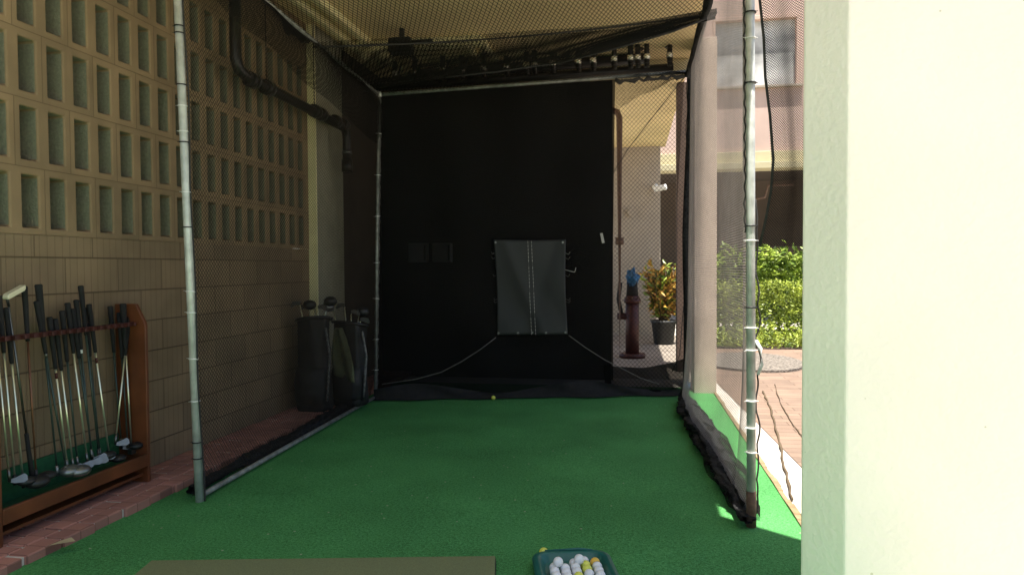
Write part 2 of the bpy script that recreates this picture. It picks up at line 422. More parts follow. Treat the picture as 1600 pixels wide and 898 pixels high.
for i in range(len(ycut)-1):
    for j in range(len(zcut)-1):
        ya, yb, za, zb = ycut[i], ycut[i+1], zcut[j], zcut[j+1]
        if round(ya,4) in hy and round(za,4) in hz:
            q((xf,ya,za),(xf,ya,zb),(xb,ya,zb),(xb,ya,za), k=1); q((xf,yb,za),(xb,yb,za),(xb,yb,zb),(xf,yb,zb), k=1)
            q((xf,ya,za),(xb,ya,za),(xb,yb,za),(xf,yb,za), k=1); q((xf,ya,zb),(xf,yb,zb),(xb,yb,zb),(xb,ya,zb), k=1)
        else:
            q((xf,ya,za),(xf,yb,za),(xf,yb,zb),(xf,ya,zb)); q((xb,ya,za),(xb,ya,zb),(xb,yb,zb),(xb,yb,za))
wall = thing('block_wall', (XW, 3, 0), 'long tan block wall with pierced screen blocks above scored courses, left of the cage', 'wall')
sb = m_.build('screen_blocks', 'screen', wall, bev=.010, seg=3)
sb.data.materials.append(M['jamb']); sb.data.polygons.foreach_set('material_index', mi); sb.modifiers['bevel'].material = 0
MB().box((XW - TH - .15, Y0 - .05, ZROW0-.034), (XW - TH - .001, YE, ZC)).build('shade_backing', 'recess', wall)  # dark panel added so the openings fade into shade
MB().box((XW - TH, Y0 - .05, -.05), (XW - .003, YE, ZROW0 - .036)).build('scored_blocks', 'scored', wall)
# wall beyond the screen
pil = thing('pilaster', (XW, 6.6, 0), 'yellow-edged pilaster at the far end of the pierced block wall', 'pilaster')
MB().box((XW - .1, 6.363, -.05), (XW + .075, 6.39, ZC)).build('front_strip', 'pilaster', pil)
MB().box((XW - .1, 6.392, -.05), (XW + .073, 7.02, ZC)).build('side_panel', 'pilaster_side', pil)
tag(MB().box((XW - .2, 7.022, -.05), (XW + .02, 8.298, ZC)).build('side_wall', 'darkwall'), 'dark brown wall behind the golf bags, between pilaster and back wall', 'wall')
# back wall behind the cage
xr = P(957, 300, y=8.3).x
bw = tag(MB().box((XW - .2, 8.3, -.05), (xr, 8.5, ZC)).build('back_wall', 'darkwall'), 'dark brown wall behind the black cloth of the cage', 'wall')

# ceiling / roof
roof = thing('ceiling', (-1, 4, ZC), 'tan painted concrete ceiling slab over the practice area', 'ceiling')
MB().box((XW - .2, 1.55, ZC), (.66, 14.1, ZC + .3)).build('slab', 'ceiling', roof)
ca, cb_ = P(1172, 823, z=0), P(1256, 849, z=0); sl_ = (cb_.y - ca.y)/(cb_.x - ca.x); cy0 = ca.y - .2*ZC; cx0 = ca.x + .054*ZC
MB().prism([(.66, 1.6), (3.6, 1.6), (3.6, cy0 + sl_*(3.6-cx0)*.25), (1.25, cy0 + sl_*(1.25-cx0)), (.66, cy0 + sl_*(.66-cx0))], lambda x, y: (x, y, ZC), lambda x, y: (x, y, ZC+.3)).build('shade_canopy', 'ceiling', roof)  # unseen slab added to shade the near pillar and turf, edge cut to the shadow line

# ------------------------------------------------------------------ pillars
pn = P(1322, 600, x=.60); pf = P(1253, 600, x=.60)
ya_ = 2.32; xa_ = P(1322, 600, y=ya_).x; yb_ = 2.44; xb_ = P(1253, 600, y=yb_).x
tag(MB().prism([(xa_, ya_), (1.9, ya_), (1.9, 2.75), (xb_+.08, 2.75), (xb_, yb_)], lambda x, y: (x, y, -.05), lambda x, y: (x, y, ZC-.002)).build('cream_pillar', 'cream', bev=.006), 'broad cream stucco pillar filling the right edge, nearest the camera', 'pillar')
yt = 7.45
xa = P(1085, 400, y=yt).x; xb2 = P(1120, 400, y=yt).x
tag(MB().box((xa, yt, -.05), (xb2, yt + .42, ZC)).build('tan_pillar', 'tan', bev=.005), 'narrow tan stucco pillar in sun just behind the right side net', 'pillar')
xa = P(1058, 300, y=9.2).x; xb2 = P(1080, 300, y=9.2).x
tag(MB().box((xa, 9.2, -.05), (xb2, 9.45, ZC)).build('brown_pillar', 'browncol', bev=.005), 'thin dark brown post in shade behind the back right cage corner', 'pillar')
# far cream column
xl, xr2 = P(900, 400, y=14.0).x, P(1032, 400, y=14.0).x
tag(MB().box((xl, 14.0, -.05), (xr2, 14.6, ZC + .3)).build('far_column', 'farcol', bev=.01), 'wide pale column seen through the net right of the black cloth', 'column')

# ------------------------------------------------------------------ far building
YB = 17.0
bl = thing('pink_building', (3, YB, 0), 'pink stucco building with a window and a dark open ground floor beyond the hedges', 'building')
zl0, zl1 = P(1200, 265, y=YB).z, P(1200, 237, y=YB).z
x0, x1 = -1.0, 9.0
wx0, wx1 = P(1118, 80, y=YB).x, P(1244, 80, y=YB).x; wz0, wz1 = P(1190, 134, y=YB).z, P(1190, 31, y=YB).z
mw = MB()
for a, b2 in (((x0, zl1), (wx0, 12)), ((wx1, zl1), (x1, 12)), ((wx0, zl1), (wx1, wz0)), ((wx0, wz1), (wx1, 12))):
    mw.box((a[0], YB, a[1]), (b2[0], YB + .3, b2[1]))
mw.build('wall', 'pink', bl)
wn = MB().box((wx0-.06, YB-.03, wz1+.002), (wx1+.09, YB+.1, wz1 + .09)).box((wx1+.002, YB-.03, wz0), (wx1 + .09, YB+.1, wz1+.001)).box((wx0-.06, YB-.03, wz0), (wx0-.002, YB+.1, wz1+.001)).build('window', 'frame_tan', bl, bev=.01)
MB().box((wx0-.1, YB-.09, wz0 - .06), (wx1+.14, YB+.1, wz0-.003)).build('sill', 'farcol', wn, bev=.008)
MB().box((wx0-.01, YB+.12, wz0), (wx1+.01, YB+.14, wz1)).build('pane', 'glass', wn)
MB().box((x0, YB - .12, zl0 + .15), (x1, YB + .28, zl1-.003)).box((x0, YB - .25, zl0), (x1, YB + .28, zl0+.147)).build('ledge', 'ledge', bl, bev=.01)
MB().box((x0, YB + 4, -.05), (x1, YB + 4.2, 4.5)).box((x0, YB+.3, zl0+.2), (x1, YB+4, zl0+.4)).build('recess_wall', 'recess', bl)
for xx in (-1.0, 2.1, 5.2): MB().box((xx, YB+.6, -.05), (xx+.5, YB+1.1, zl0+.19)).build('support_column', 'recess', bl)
MB().tube([P(1178, 312, y=YB+.5), P(1195, 308, y=YB+.5), P(1200, 290, y=YB+.5), P(1240, 288, y=YB+.5)], .03, 8).build('pipe', 'rust', bl)
# low wall behind hedge
# ------------------------------------------------------------------ hedges
def hedge(name, x0, x1, y0, y1, z0, z1, n, size, m, label, cat, kind=None, group=None, lump=.12):
    random.seed(hash(name) % 99 if False else len(name) + n)
    pts = []
    for _ in range(n):
        x = random.uniform(x0, x1); y = random.uniform(y0, y1)
        top = z1 + lump * noise.noise(Vector((x*2.2, y*2.2, z1*7))) * 2
        z = z0 + (top - z0) * (1 - abs(random.gauss(0, .33))) if random.random() < .6 else random.uniform(z0, top)
        if random.random() < .45: y = y0 + abs(random.gauss(0, .06)) + .10*noise.noise(Vector((x*4, z*4, 3)))
        z = max(z0, z)
        pts.append((x, y, z))
    mb = MB(); leaves(mb, pts, size)
    t = thing(name, ((x0+x1)/2, y0, 0), label, cat, group)
    mb.build('foliage', m, t)
    return t
hedge('tall_shrub', 1.15, 5.4, 14.2, 15.3, 0, 1.42, 7000, .15, 'leafy', 'loose tall green shrubs at the back against the dark ground floor', 'shrub', lump=.24)
hedge('clipped_hedge', 1.0, 5.4, 13.0, 13.8, -.04, .98, 14000, .065, 'leafl', 'clipped bright green hedge in front of the tall shrubs', 'hedge', lump=.09)
gc = MB(); pts = []
for _ in range(5000):
    x = random.uniform(1.3, 5.2); y = random.uniform(11.9, 12.75); pts.append((x, y, -.03 + abs(random.gauss(0, .13))))
leaves(gc, pts, .09, flat=.6, asp=.3)
tag(gc.build('ground_cover', 'leafl'), 'low pale green ground cover along the paving edge', 'ground cover', kind='stuff')
struct(MB().box((1.0, 11.9, -.05), (5.5, 15.6, -.035)).build('soil', 'soil'))

# ------------------------------------------------------------------ potted croton, standpipe
pp = P(1037, 537, z=-.04); 
pot = thing('potted_croton', (pp.x, pp.y, -.04), 'croton with orange and yellow leaves in a black pot beyond the net', 'potted plant')
c = (pp.x, pp.y, -.04)
MB().lathe([(.15,0),(.17,.02),(.205,.36),(.225,.37),(.225,.41),(.20,.41),(.19,.36)], c, 24).build('pot', 'pot', pot)
MB().lathe([(.19,.33),(.19,.365)], c, 16).build('soil', 'soil', pot)
lf1, lf2, st = MB(), MB(), MB(); random.seed(11)
for k in range(46):
    a = random.uniform(0, 6.28); r1 = random.uniform(.03, .32); h = random.uniform(.55, 1.35)
    top = Vector((c[0] + r1*math.cos(a)*1.1, c[1] + r1*math.sin(a), c[2] + .35 + h*.75))
    st.tube([(c[0] + .05*math.cos(a), c[1] + .05*math.sin(a), c[2]+.35), top], .008, 5)
    for q_ in range(26):
        t = random.uniform(.25, 1.05); p = Vector((c[0], c[1], c[2]+.35)).lerp(top, t)
        leaves(lf1 if random.random() < .62 else lf2, [p + Vector((random.gauss(0,.02), random.gauss(0,.02), 0))], .17, flat=.6, asp=.32)
st.build('stems', 'stem', pot); lf1.build('coloured_leaves', 'croton', pot); lf2.build('green_leaves', 'leafy', pot)

fp = P(988, 558, z=-.04); fx, fy = fp.x, fp.y
t = thing('fire_standpipe', (fx, fy, -.04), 'red standpipe with a blue valve on top, left of the potted croton', 'standpipe')
zt = P(988, 462, y=fy).z
MB().tube([(fx, fy, -.04), (fx, fy, zt)], .10, 20).tube([(fx, fy, -.04), (fx, fy, .02)], .19, 20).tube([(fx, fy, zt-.1), (fx, fy, zt-.05)], .125, 20).tube([(fx-.05, fy, zt-.3),(fx-.22, fy, zt-.3)], .05, 12).build('riser', 'red', t)
zv = P(988, 436, y=fy).z
MB().tube([(fx, fy, zt+.001), (fx, fy, zv+.03)], [.09, .07], 14).build('valve_body', 'blackmat', t)
random.seed(31); cv = MB()
def wrap(a, b):
    th = 2*math.pi*a; ph = math.pi*b; k = 1 + .45*noise.noise(Vector((math.cos(th)*2.2, math.sin(th)*2.2, b*6)))
    return (fx + .09*k*math.sin(ph)*math.cos(th), fy - .02 + .11*k*math.sin(ph)*math.sin(th), zv + .0 + .11*k*math.cos(ph)*(1+.3*math.sin(th*3)))
cv.grid(wrap, 30, 22).build('valve_cover', 'blue', t)
for k in range(8):
    a = k*math.pi/4; MB().tube([(fx + .105*math.cos(a), fy + .105*math.sin(a), zt-.045), (fx + .105*math.cos(a), fy + .105*math.sin(a), zt-.02)], .012, 6).build('bolt', 'rust', t)
rd = MB()
rd.tube([(fx-.17, fy-.05, zt+.2), (fx-.2, fy-.05, zt-.05), (fx-.16, fy-.03, zt-.25)], .03, 8).build('side_lever', 'blackmat', t)
# downpipe in front of far column
px = P(968, 300, y=10.0).x; ztp = P(968, 172, y=10.0).z
PYY = 10.0
dp = thing('downpipe', (px, PYY, 0), 'dark brown pipe with a top elbow in front of the pale column', 'pipe')
MB().tube([(px - .9, PYY, ztp), (px-.1, PYY, ztp), (px-.03, PYY, ztp-.03), (px, PYY, ztp-.1), (px, PYY, -.05)], .045, 14).build('pipe', 'rust', dp)
MB().tube([(px, PYY, 1.6), (px, PYY, 1.7)], .06, 14).build('bracket', 'rust', dp)
# security camera on the far column
sc = P(1022, 292, y=13.8)
t = thing('security_camera', sc, 'small white security camera on the right edge of the pale column', 'camera')
MB().tube([sc + Vector((0,.2,0)), sc + Vector((0,0,0)), sc + Vector((.05,-.06,.02))], .035, 10).build('bracket', 'white', t)
MB().tube([sc + Vector((.0,-.06,-.05)), sc + Vector((.22,-.14,-.02))], .055, 12).build('housing', 'white', t, bev=.008)
# wall plates on far column
for uu in (966, 988):
    q_ = P(uu, 332, y=13.98)
    MB_ = MB().tube([q_, q_ + Vector((0, -.03, 0))], .09, 16)
    tag(MB_.build('wall_plate', 'farcol'), 'round pale plate on the far column, %s of the dark pipe' % ('left' if uu == 966 else 'right'), 'plate')

# utility boxes on the back wall
for uu, w_ in ((656, .115), (693, .115)):
    q_ = P(uu, 395, y=8.3)
    t = thing('utility_box', (q_.x, 8.3, q_.z), 'grey wall box dimly seen through the black cloth, %s of the pair' % ('left' if uu == 656 else 'right'), 'wall box', 'wall boxes behind the cloth')
    MB().box((q_.x - w_, 8.2, q_.z - .115), (q_.x + w_, 8.298, q_.z + .115)).build('casing', 'greybox', t, bev=.008)
    MB().box((q_.x - w_ + .02, 8.19, q_.z - .095), (q_.x + w_ - .04, 8.199, q_.z + .095)).build('lid', 'greybox', t, bev=.004)
    MB().box((q_.x + w_ - .03, 8.185, q_.z - .09), (q_.x + w_ - .012, 8.199, q_.z + .09)).build('hinge', 'chrome', t)

# ------------------------------------------------------------------ golf cage
FL = P(312, 783, z=0); FR = P(1174, 822, z=0); BL = P(586, 625, z=0); BR = P(1072, 617, z=0)
HT = 3.22
def at_depth(u, v, base):  # point on vertical plane through base facing camera y
    return P(u, v, y=base.y)
FLt = at_depth(278, 0, FL); d = (FLt - FL) / (FLt.z); FLt = FL + d * 3.18
FRt = at_depth(1172, 0, FR); d = (FRt - FR) / (FRt.z); FRt = FR + d * 3.25
BLt = at_depth(592, 148, BL); BRt = at_depth(1079, 112, BR)
cage = thing('golf_cage', ((FL+FR)/2).to_tuple()[:2] + (0,), 'tall pipe-frame golf practice cage with black side, roof and back netting', 'golf cage')
def pole(a, b, r=.021, m='galv'):
    o = MB().tube([a, a.lerp(b, .5), b], r, 16).build('pole', m, cage); return o
pFL = pole(FL, FLt, .023); pFR = pole(FR, FRt, .022); pBL = pole(BL, BLt, .0145, 'galvdark'); pBR = pole(BR, BRt, .022)
MB().tube([FR + Vector((0,0,.0)), FR.lerp(FRt, .055)], .0245, 16).build('painted_base', 'rust', pFR)
for a, b in ((FLt, BLt), (FRt, BRt), (BLt, BRt), (FLt, FRt)):
    MB().tube([a, b], .018, 14).build('top_rail', 'galvdark', cage)
MB().tube([FL + Vector((0,0,.03)), BL + Vector((0,0,.03))], .016, 14).build('bottom_rail', 'galvdark', cage)
bb = []
for k in range(25):
    p = BL.lerp(BR, k/24); bb.append(p + Vector((0, random.uniform(-.006,.006), .03 + random.uniform(-.004,.006))))
MB().tube(bb, .022, 10).build('bottom_rail', 'blackmat', cage)
# ties
def ties(pr, a, b, zs, m, r=.026):
    for z in zs:
        t = z / b.z; p = a.lerp(b, t); k = random.uniform(-.004, .004)
        o = MB().tube([p + Vector((0,0,-.003)), p + Vector((0,0,.003))], r, 12).tube([p + Vector((-.035,-.01,k)), p + Vector((.035, -.01, -k))], .0018, 5).build('cable_tie', m, pr)
random.seed(5)
def zat(u, v, b): return P(u, v, y=b.y).z
ties(pFL, FL, FLt, [zat(300, v, FL) for v in (165, 205, 300, 455, 488, 560, 626)], 'white')
ties(pFL, FL, FLt, [zat(300, v, FL) for v in (40, 51, 132, 222, 355, 690, 715)], 'black', .028)
ties(pFR, FR, FRt, [zat(1173, v, FR) for v in (376, 512, 547, 626, 668, 706, 60)], 'white')
ties(pFR, FR, FRt, [zat(1173, v, FR) for v in (20, 130, 353, 480)], 'black', .03)
ties(pBL, BL, BLt, [.3,.6,1.,1.35,1.8,2.2,2.6], 'white', .022)
ties(pBR, BR, BRt, [.3,.6,1.,1.35,1.8,2.2,2.6], 'black', .03)
# lacing cords winding round the poles
def lacing(pr, a, b, n, r, amp, side=1, turns=14, m='rope'):
    pts = []
    for k in range(n+1):
        t = k/n; p = a.lerp(b, t)
        pts.append(p + Vector((side*(r*1.15 + amp*abs(noise.noise(Vector((t*9, 3, side))))) , -.006*math.sin(t*turns*2), 0)) + Vector((.0035*math.sin(t*turns*6.28), .005*math.cos(t*turns*6.28), 0)))
    MB().tube(pts, .0045, 6).build('lacing', m, pr)
lacing(pFL, FL, FLt, 140, .026, .002, 1, 3)
lacing(pFR, FR.lerp(FRt, .45), FRt, 100, .022, .006, -1, 22)
lacing(pFR, FR.lerp(FRt, .02), FR.lerp(FRt, .5), 80, .022, .045, 1, 5)
lacing(pBR, BR, BRt, 80, .02, .02, -1, 6); lacing(pBL, BL, BLt, 90, .018, .0, 1, 36, 'greyrope')
lacing(pBR, BR, BRt, 80, .02, .02, 1, 7, 'greyrope')
q_ = P(1184, 560, y=FR.y)
MB().tube([q_ + Vector((-.01,0,.09)), q_ + Vector((.012,-.01,.05)), q_ + Vector((.02,0,-.03)), q_ + Vector((0,0,-.08))], .009, 8).build('cord_knot', 'white', pFR)
# corner fittings
for p in (FLt, FRt, BLt, BRt):
    MB().ball(p, .032).build('corner_fitting', 'galv', cage)

def bil(a, b, c, d2, ds=0):
    a, b, c, d2 = map(np.array, (a, b, c, d2))
    def f(s, t): # s,t in 0..1 ; a-b bottom, c-d top
        s = s[..., None]; t = t[..., None]
        return (a*(1-s)+b*s)*(1-t) + (c*(1-s)+d2*s)*t
    return f
def wob(s, t, a, k1, k2, ph=0):
    return a*(np.sin(s*k1+ph)*np.cos(t*k2+ph*2) + .5*np.sin(s*k1*2.3+t*k2*1.7+ph))
# left side net
Lw = (BL-FL).length; Lh = 3.1
fL = bil(FL + Vector((0,0,.02)), BL + Vector((0,0,.02)), FLt, BLt)
def leftfn(s, t):
    p = fL(s/Lw, t/Lh); off = wob(s, t, .012, 2.5, 1.8) - .05*np.clip(1 - t/.35, 0, 1)**1.5 * (1 + .6*np.sin(s*5))
    return p[...,0] + off, p[...,1], p[...,2] + wob(s, t, .006, 4, 3)
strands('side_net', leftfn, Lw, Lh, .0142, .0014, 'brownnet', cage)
def leftflap(s, t):
    p = fL(s/Lw, 1 - (t/.4)*(.05 + .11*np.clip(s/Lw,0,1)**.8)); k = np.clip(t/.4,0,1)
    return p[...,0] + .05*np.sin(np.pi*k) + .01*np.sin(s*8), p[...,1], p[...,2] - .03*k*np.sin(s*3)**2
strands('net_flap', leftflap, Lw, .4, .010, .0017, 'blacknet', cage)
# surplus net bunched along the left floor rail
def heap(name, path, rads, m, parent, flat=.6, nn=16, seed=1, sub=None, lace=True):
    """crumpled net lying in folds along a path (closed lumpy surface plus loose strands over it)"""
    pts = []; n = len(path); K = 60
    def ip(t, arr):
        x = t*(n-1); i = min(int(x), n-2); f = x - i; return arr[i]*(1-f) + arr[i+1]*f
    mb = MB()
    def fn(a, b):
        p = ip(a, path); r = ip(a, rads); nx = ip(min(1, a+.02), path) - ip(max(0, a-.02), path); nx.normalize()
        sd = nx.cross(Vector((0,0,1))).normalized(); th = 2*math.pi*b
        k = 1 + .6*noise.noise(Vector((a*14+seed, math.cos(th)*1.7, math.sin(th)*1.7))) + .4*noise.noise(Vector((a*50, math.cos(th)*4, math.sin(th)*4+seed)))
        v = p + sd*math.cos(th)*r*k + Vector((0,0,1))*math.sin(th)*r*k*flat
        v.z = max(v.z, .008 + .004*noise.noise(v*30)); return v
    K = max(60, int(sum((path[i+1]-path[i]).length for i in range(n-1))*60))
    o = mb.grid(fn, K, nn*2).build(name, m, parent)
    return o
def netheap_mat():
    m = mat('bunched_net', (.010, .010, .010), .8, var=.5, scale=40, bump=1.0, bscale=140, spec=.25, col2=(.028,.028,.028))
    return m
M['heap'] = netheap_mat()
pa = [FL.lerp(BL, t) + Vector((-.10 - .02*math.sin(t*9), 0, .03)) for t in (0.03,.15,.3,.45,.6,.75,.9,1)]
heap('bunched_net', pa, [.03,.035,.05,.045,.06,.05,.05,.04], 'heap', cage, flat=.7, seed=3)
# right side net: hangs from the top rail, lower part swept inward
Rw = (BR-FR).length
fR = bil(FR, BR, FRt, BRt)
def rightfn(s, t):
    p = fR(s/Rw, t/Lh)
    k = np.clip(1 - t/.85, 0, 1)**1.6
    inw = (.04 + .05*np.sin(np.pi*np.clip(s/Rw,0,1))) * k * np.clip((s+.15)/.6, 0, 1)
    fold = .004*np.sin(s*5+1) + .03*np.sin(s*1.6+.3)*np.clip(s/.4,0,1)
    return p[...,0] - inw + fold*np.clip(s/.4,0,1)*np.clip((Rw-s)/.4, 0, 1), p[...,1], np.maximum(p[...,2], .012) + 0*s
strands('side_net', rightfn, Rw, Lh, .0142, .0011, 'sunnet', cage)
pr_ = [P(*uv, z=.05) for uv in ((1168,812),(1150,765),(1125,722),(1105,690),(1090,660),(1078,640),(1070,622))]
heap('bunched_net', pr_, [.03,.055,.075,.085,.09,.095,.07], 'heap', cage, flat=.5, seed=8)
hp = np.array([tuple(P(*uv, z=.0)) for uv in ((1170,812),(1150,770),(1126,722),(1102,680),(1084,648),(1066,622))])
def drape(s_, t):
    k = s_/Rw*(len(hp)-1); xs = np.arange(len(hp)); cx = np.interp(k, xs, hp[:,0]); cy = np.interp(k, xs, hp[:,1])
    q_ = t/.5 - .5; en = np.sin(np.pi*np.clip(s_/Rw*.9+.08, 0, 1))
    return cx + q_*.25*(.25+.75*en)*(1+.12*np.sin(s_*7)), cy, np.maximum(.010, .085*np.cos(q_*2.6) + .006*np.sin(s_*17+t*9))
strands('loose_net', drape, Rw, .5, .0105, .0013, 'blacknet', cage)
# roof net with sag
fT = bil(FLt, FRt, BLt, BRt)
Tw = (FRt-FLt).length; Td = (BLt-FLt).length
def roofn(s, t):
    t = t*2.3; p = fT(s/Tw, t/Td); sag = .10*np.sin(np.pi*s/Tw)*np.sin(np.pi*np.clip(t/Td,0,1))
    return p[...,0] + wob(s,t,.01,3,2), p[...,1] + wob(s,t,.01,2,3,2), p[...,2] - sag
strands('roof_net', roofn, Tw, Td/2.3, .0165, .0022, 'blacknet', cage)
# doubled flap across the middle of the roof
A1 = P(490, 74, z=3.02); B1 = P(1118, 22, z=3.2)
low = [P(u, v, z=z) for u, v, z in ((585,138,2.93),(680,122,2.9),(780,112,2.9),(880,97,2.93),(970,74,2.98),(1050,50,3.06),(1118,24,3.19))]
low_a = np.array([tuple(p) for p in low]); Fw = (B1-A1).length
def flapfn(s, t):
    t = t*2.2; k = s/Fw; top = np.array(tuple(A1))*(1-k[...,None]) + np.array(tuple(B1))*k[...,None]
    top[...,2] -= .05*np.sin(np.pi*k)
    xs = np.linspace(0,1,len(low)); bt = np.stack([np.interp(k, xs, low_a[:,i]) for i in range(3)], -1)
    w_ = t[...,None]/1.3; p = top*(1-w_)+bt*w_; p[...,2] -= .03*np.sin(np.pi*t/1.3)
    return p[...,0], p[...,1], p[...,2] + wob(s,t,.012,2,1.5)
strands('net_flap', flapfn, Fw, 1.3/2.2, .0150, .0022, 'blacknet', cage)
def flapfn2(s, t):
    x, y, z = flapfn(s, t); return x + .009, y, z + .035
strands('net_flap', flapfn2, Fw, 1.3/2.2, .0150, .0022, 'blacknet', cage)
MB().tube([A1.lerp(B1, k/12) - Vector((0,0,.05*math.sin(math.pi*k/12))) for k in range(13)], .007, 6).build('edge_cord', 'rope', cage)
MB().tube([Vector(p) for p in low], .008, 6).build('edge_cord', 'rope', cage)
# back: dark cloth, open net at right
YK = BL.y
xce = P(954, 400, y=(BL.y*.25+BR.y*.75)).x
def clothfn(a, b):
    k = (xce - BL.x)/(BR.x - BL.x) * a
    bot = BL.lerp(BR, k); tp = BLt.lerp(BRt, k)
    p = bot.lerp(tp, b)
    fold = .02*math.sin(a*9 + b*1.5) + .012*math.sin(a*23+1+b*3) + .03*noise.noise(Vector((a*3, b*3, 1)))
    return (p.x, p.y + fold*(.3 + .7*math.sin(math.pi*b)) + .01, p.z - .02 + .0*b)
MB().grid(clothfn, 60, 60).build('back_cloth', 'cloth', cage)
# bottom skirt of the cloth running on to the right corner
k0 = (xce - BL.x)/(BR.x - BL.x)
def skirt(a, b):
    k = k0 - .02 + (1.0 - k0 + .02)*a; bot = BL.lerp(BR, k); h = .30 - .06*math.sin(a*3.1) + .06*a
    return (bot.x, bot.y - .012 + .02*math.sin(a*17+b*3), .02 + h*b)
MB().grid(skirt, 30, 10).build('cloth_skirt', 'cloth', cage)
def skirt2(a, b):
    k = a; bot = BL.lerp(BR, k)
    return (bot.x, bot.y - .03 - .05*(1-b)**2*(1+.4*math.sin(a*21)) + .015*math.sin(a*33+b*4), .012 + (.10 + .05*math.sin(a*12))*b)
MB().grid(skirt2, 70, 8).build('cloth_hem', 'blackmat', cage)
Bw = (BR.x - xce); Bh = 3.0
def backfn(s, t):
    k = k0 + (1-k0)*s/Bw; k = k[...,None]
    bot = np.array(tuple(BL))*(1-k)+np.array(tuple(BR))*k; tp = np.array(tuple(BLt))*(1-k)+np.array(tuple(BRt))*k
    w_ = t[...,None]/Bh; p = bot*(1-w_)+tp*w_
    return p[...,0], p[...,1] + .02 + wob(s,t,.02,4,2), p[...,2]
strands('back_net', backfn, Bw, Bh, .021, .0019, 'blacknet', cage)
# swag of bunched net at the top right
def swag(s, t):
    k = s/Bw; kk = (k0 + (1-k0)*k)[...,None]
    tp = np.array(tuple(BLt))*(1-kk)+np.array(tuple(BRt))*kk
    dz = (.30*(1-k)**1.1 + .02)*(t/.3)
    return tp[...,0], tp[...,1] - .02 - .02*np.sin(t*20), tp[...,2] - dz - .01*np.sin(s*20)
strands('net_swag', swag, Bw, .3, .0115, .0016, 'blacknet', cage)
pts = [BLt.lerp(BRt, k0 + (1-k0)*i/16) + Vector((0, -.03, -.03 - .035*abs(math.sin(i*1.3)))) for i in range(17)]
MB().tube(pts, [.018 + .008*math.sin(i*2) for i in range(17)], 8).build('bunched_cord', 'rope', cage)
# bunched black net down the back right pole
random.seed(21)
pth = [BR.lerp(BRt, t) + Vector((-.012 + .012*math.sin(t*9), -.01, 0)) for t in [i/20 for i in range(21)]]
def curtain(a, b):
    x = a*20; i = min(int(x), 19); p = pth[i].lerp(pth[i+1], x-i); th = 2*math.pi*b
    r = (.022 + .012*math.sin(a*2.8+.3))*(1 + .35*noise.noise(Vector((a*6, math.cos(th)*2, math.sin(th)*2))))
    return p + Vector((math.cos(th)*r, math.sin(th)*r*.8, 0))
MB().grid(curtain, 90, 16).build('gathered_net', 'heap', cage)
# bunched net on the upper right rail
pth2 = [BRt.lerp(FRt, i/8) + Vector((-.03,0,-.03-.03*math.sin(i*1.1)**2)) for i in range(9)]
heap2 = []
def cur2(a, b):
    x = a*8; i = min(int(x), 7); p = pth2[i].lerp(pth2[i+1], x-i); th = 2*math.pi*b
    r = .028*(1 + .5*noise.noise(Vector((a*12, math.cos(th)*2, math.sin(th)*2))))
    return p + Vector((math.cos(th)*r, 0, math.sin(th)*r))
MB().grid(cur2, 60, 12).build('gathered_net', 'heap', cage)
# guy cords behind back right corner
MB().tube([P(1072,118,y=BR.y), P(1030,170,y=BR.y+.02), P(982,232,y=BR.y+.03), P(958,270,y=BR.y+.03)], .004, 5).build('guy_cord', 'rope', cage)
MB().tube([P(1068,478,y=BR.y-.02), P(1062,555,y=BR.y-.02), P(1050,580,y=BR.y-.02)], .004, 5).build('guy_cord', 'rope', cage)

# blue cord knot at the back right corner
q_ = P(1073, 604, y=BR.y - .06)
kb = MB(); random.seed(4)
for i in range(7):
    pts = [q_ + Vector((random.uniform(-.035,.035), random.uniform(-.02,.02), random.uniform(-.05,.05))) for _ in range(4)]
    kb.tube(pts, .008, 6)
kb.ball(q_, .022, .02, .028)
tag(kb.build('cord_knot', 'blue'), 'bright blue cord knotted at the foot of the back right pole', 'cord')

# net curtain between front right pole and cream pillar
yc = pf.y + .35
lx = [(1187,0),(1192,60),(1197,120),(1203,180),(1207,250),(1206,300),(1196,345),(1186,385)]
le = np.array([tuple(P(u, v, y=yc)) for u, v in lx]); rx_ = P(1262, 300, y=yc).x
ztop = le[0,2]; Hc = ztop - le[-1,2]
cur = thing('net_curtain', (rx_, yc, 0), 'loose black net curtain hanging from above beside the cream pillar', 'net')
def curfn(s, t):
    z = ztop + .25 - t*(Hc+.25)/2.0 * (1 - .0*s)
    xl = np.interp(-z, -le[:,2], le[:,0]); k = s/.4
    return xl + (rx_ + .03 - xl)*k, yc + .03*np.sin(k*9 + z*1.2) + 0*z, z
strands('netting', curfn, .4, 2.0, .0085, .0012, 'blacknet', cur)
MB().tube([Vector(tuple(p)) + Vector((.004*math.sin(i*2.1), 0, 0)) for i, p in enumerate(le)], .0055, 6).build('edge_cord', 'rope', cur)
# fallen lengths of net lying on the sunny paving
for i, (pl, lb) in enumerate((([(1192,612),(1205,640),(1218,690),(1228,740),(1240,790)], 'brown frayed net strip trailing over the white paving towards the pillar'), ([(1210,600),(1222,635),(1240,665),(1262,690)], 'thin brown net cord curving across the stone paving'))):
    o = MB().tube([P(u, v, z=-.036).lerp(P(u2, v2, z=-.036), k/6) + Vector((random.uniform(-.005,.005), random.uniform(-.004,.004), .004*random.random())) for (u, v), (u2, v2) in zip(pl, pl[1:]) for k in range(6)], .008 if i == 0 else .004, 5, jit=.7).build('net_strip', 'stem'); tag(o, lb, 'net strip')

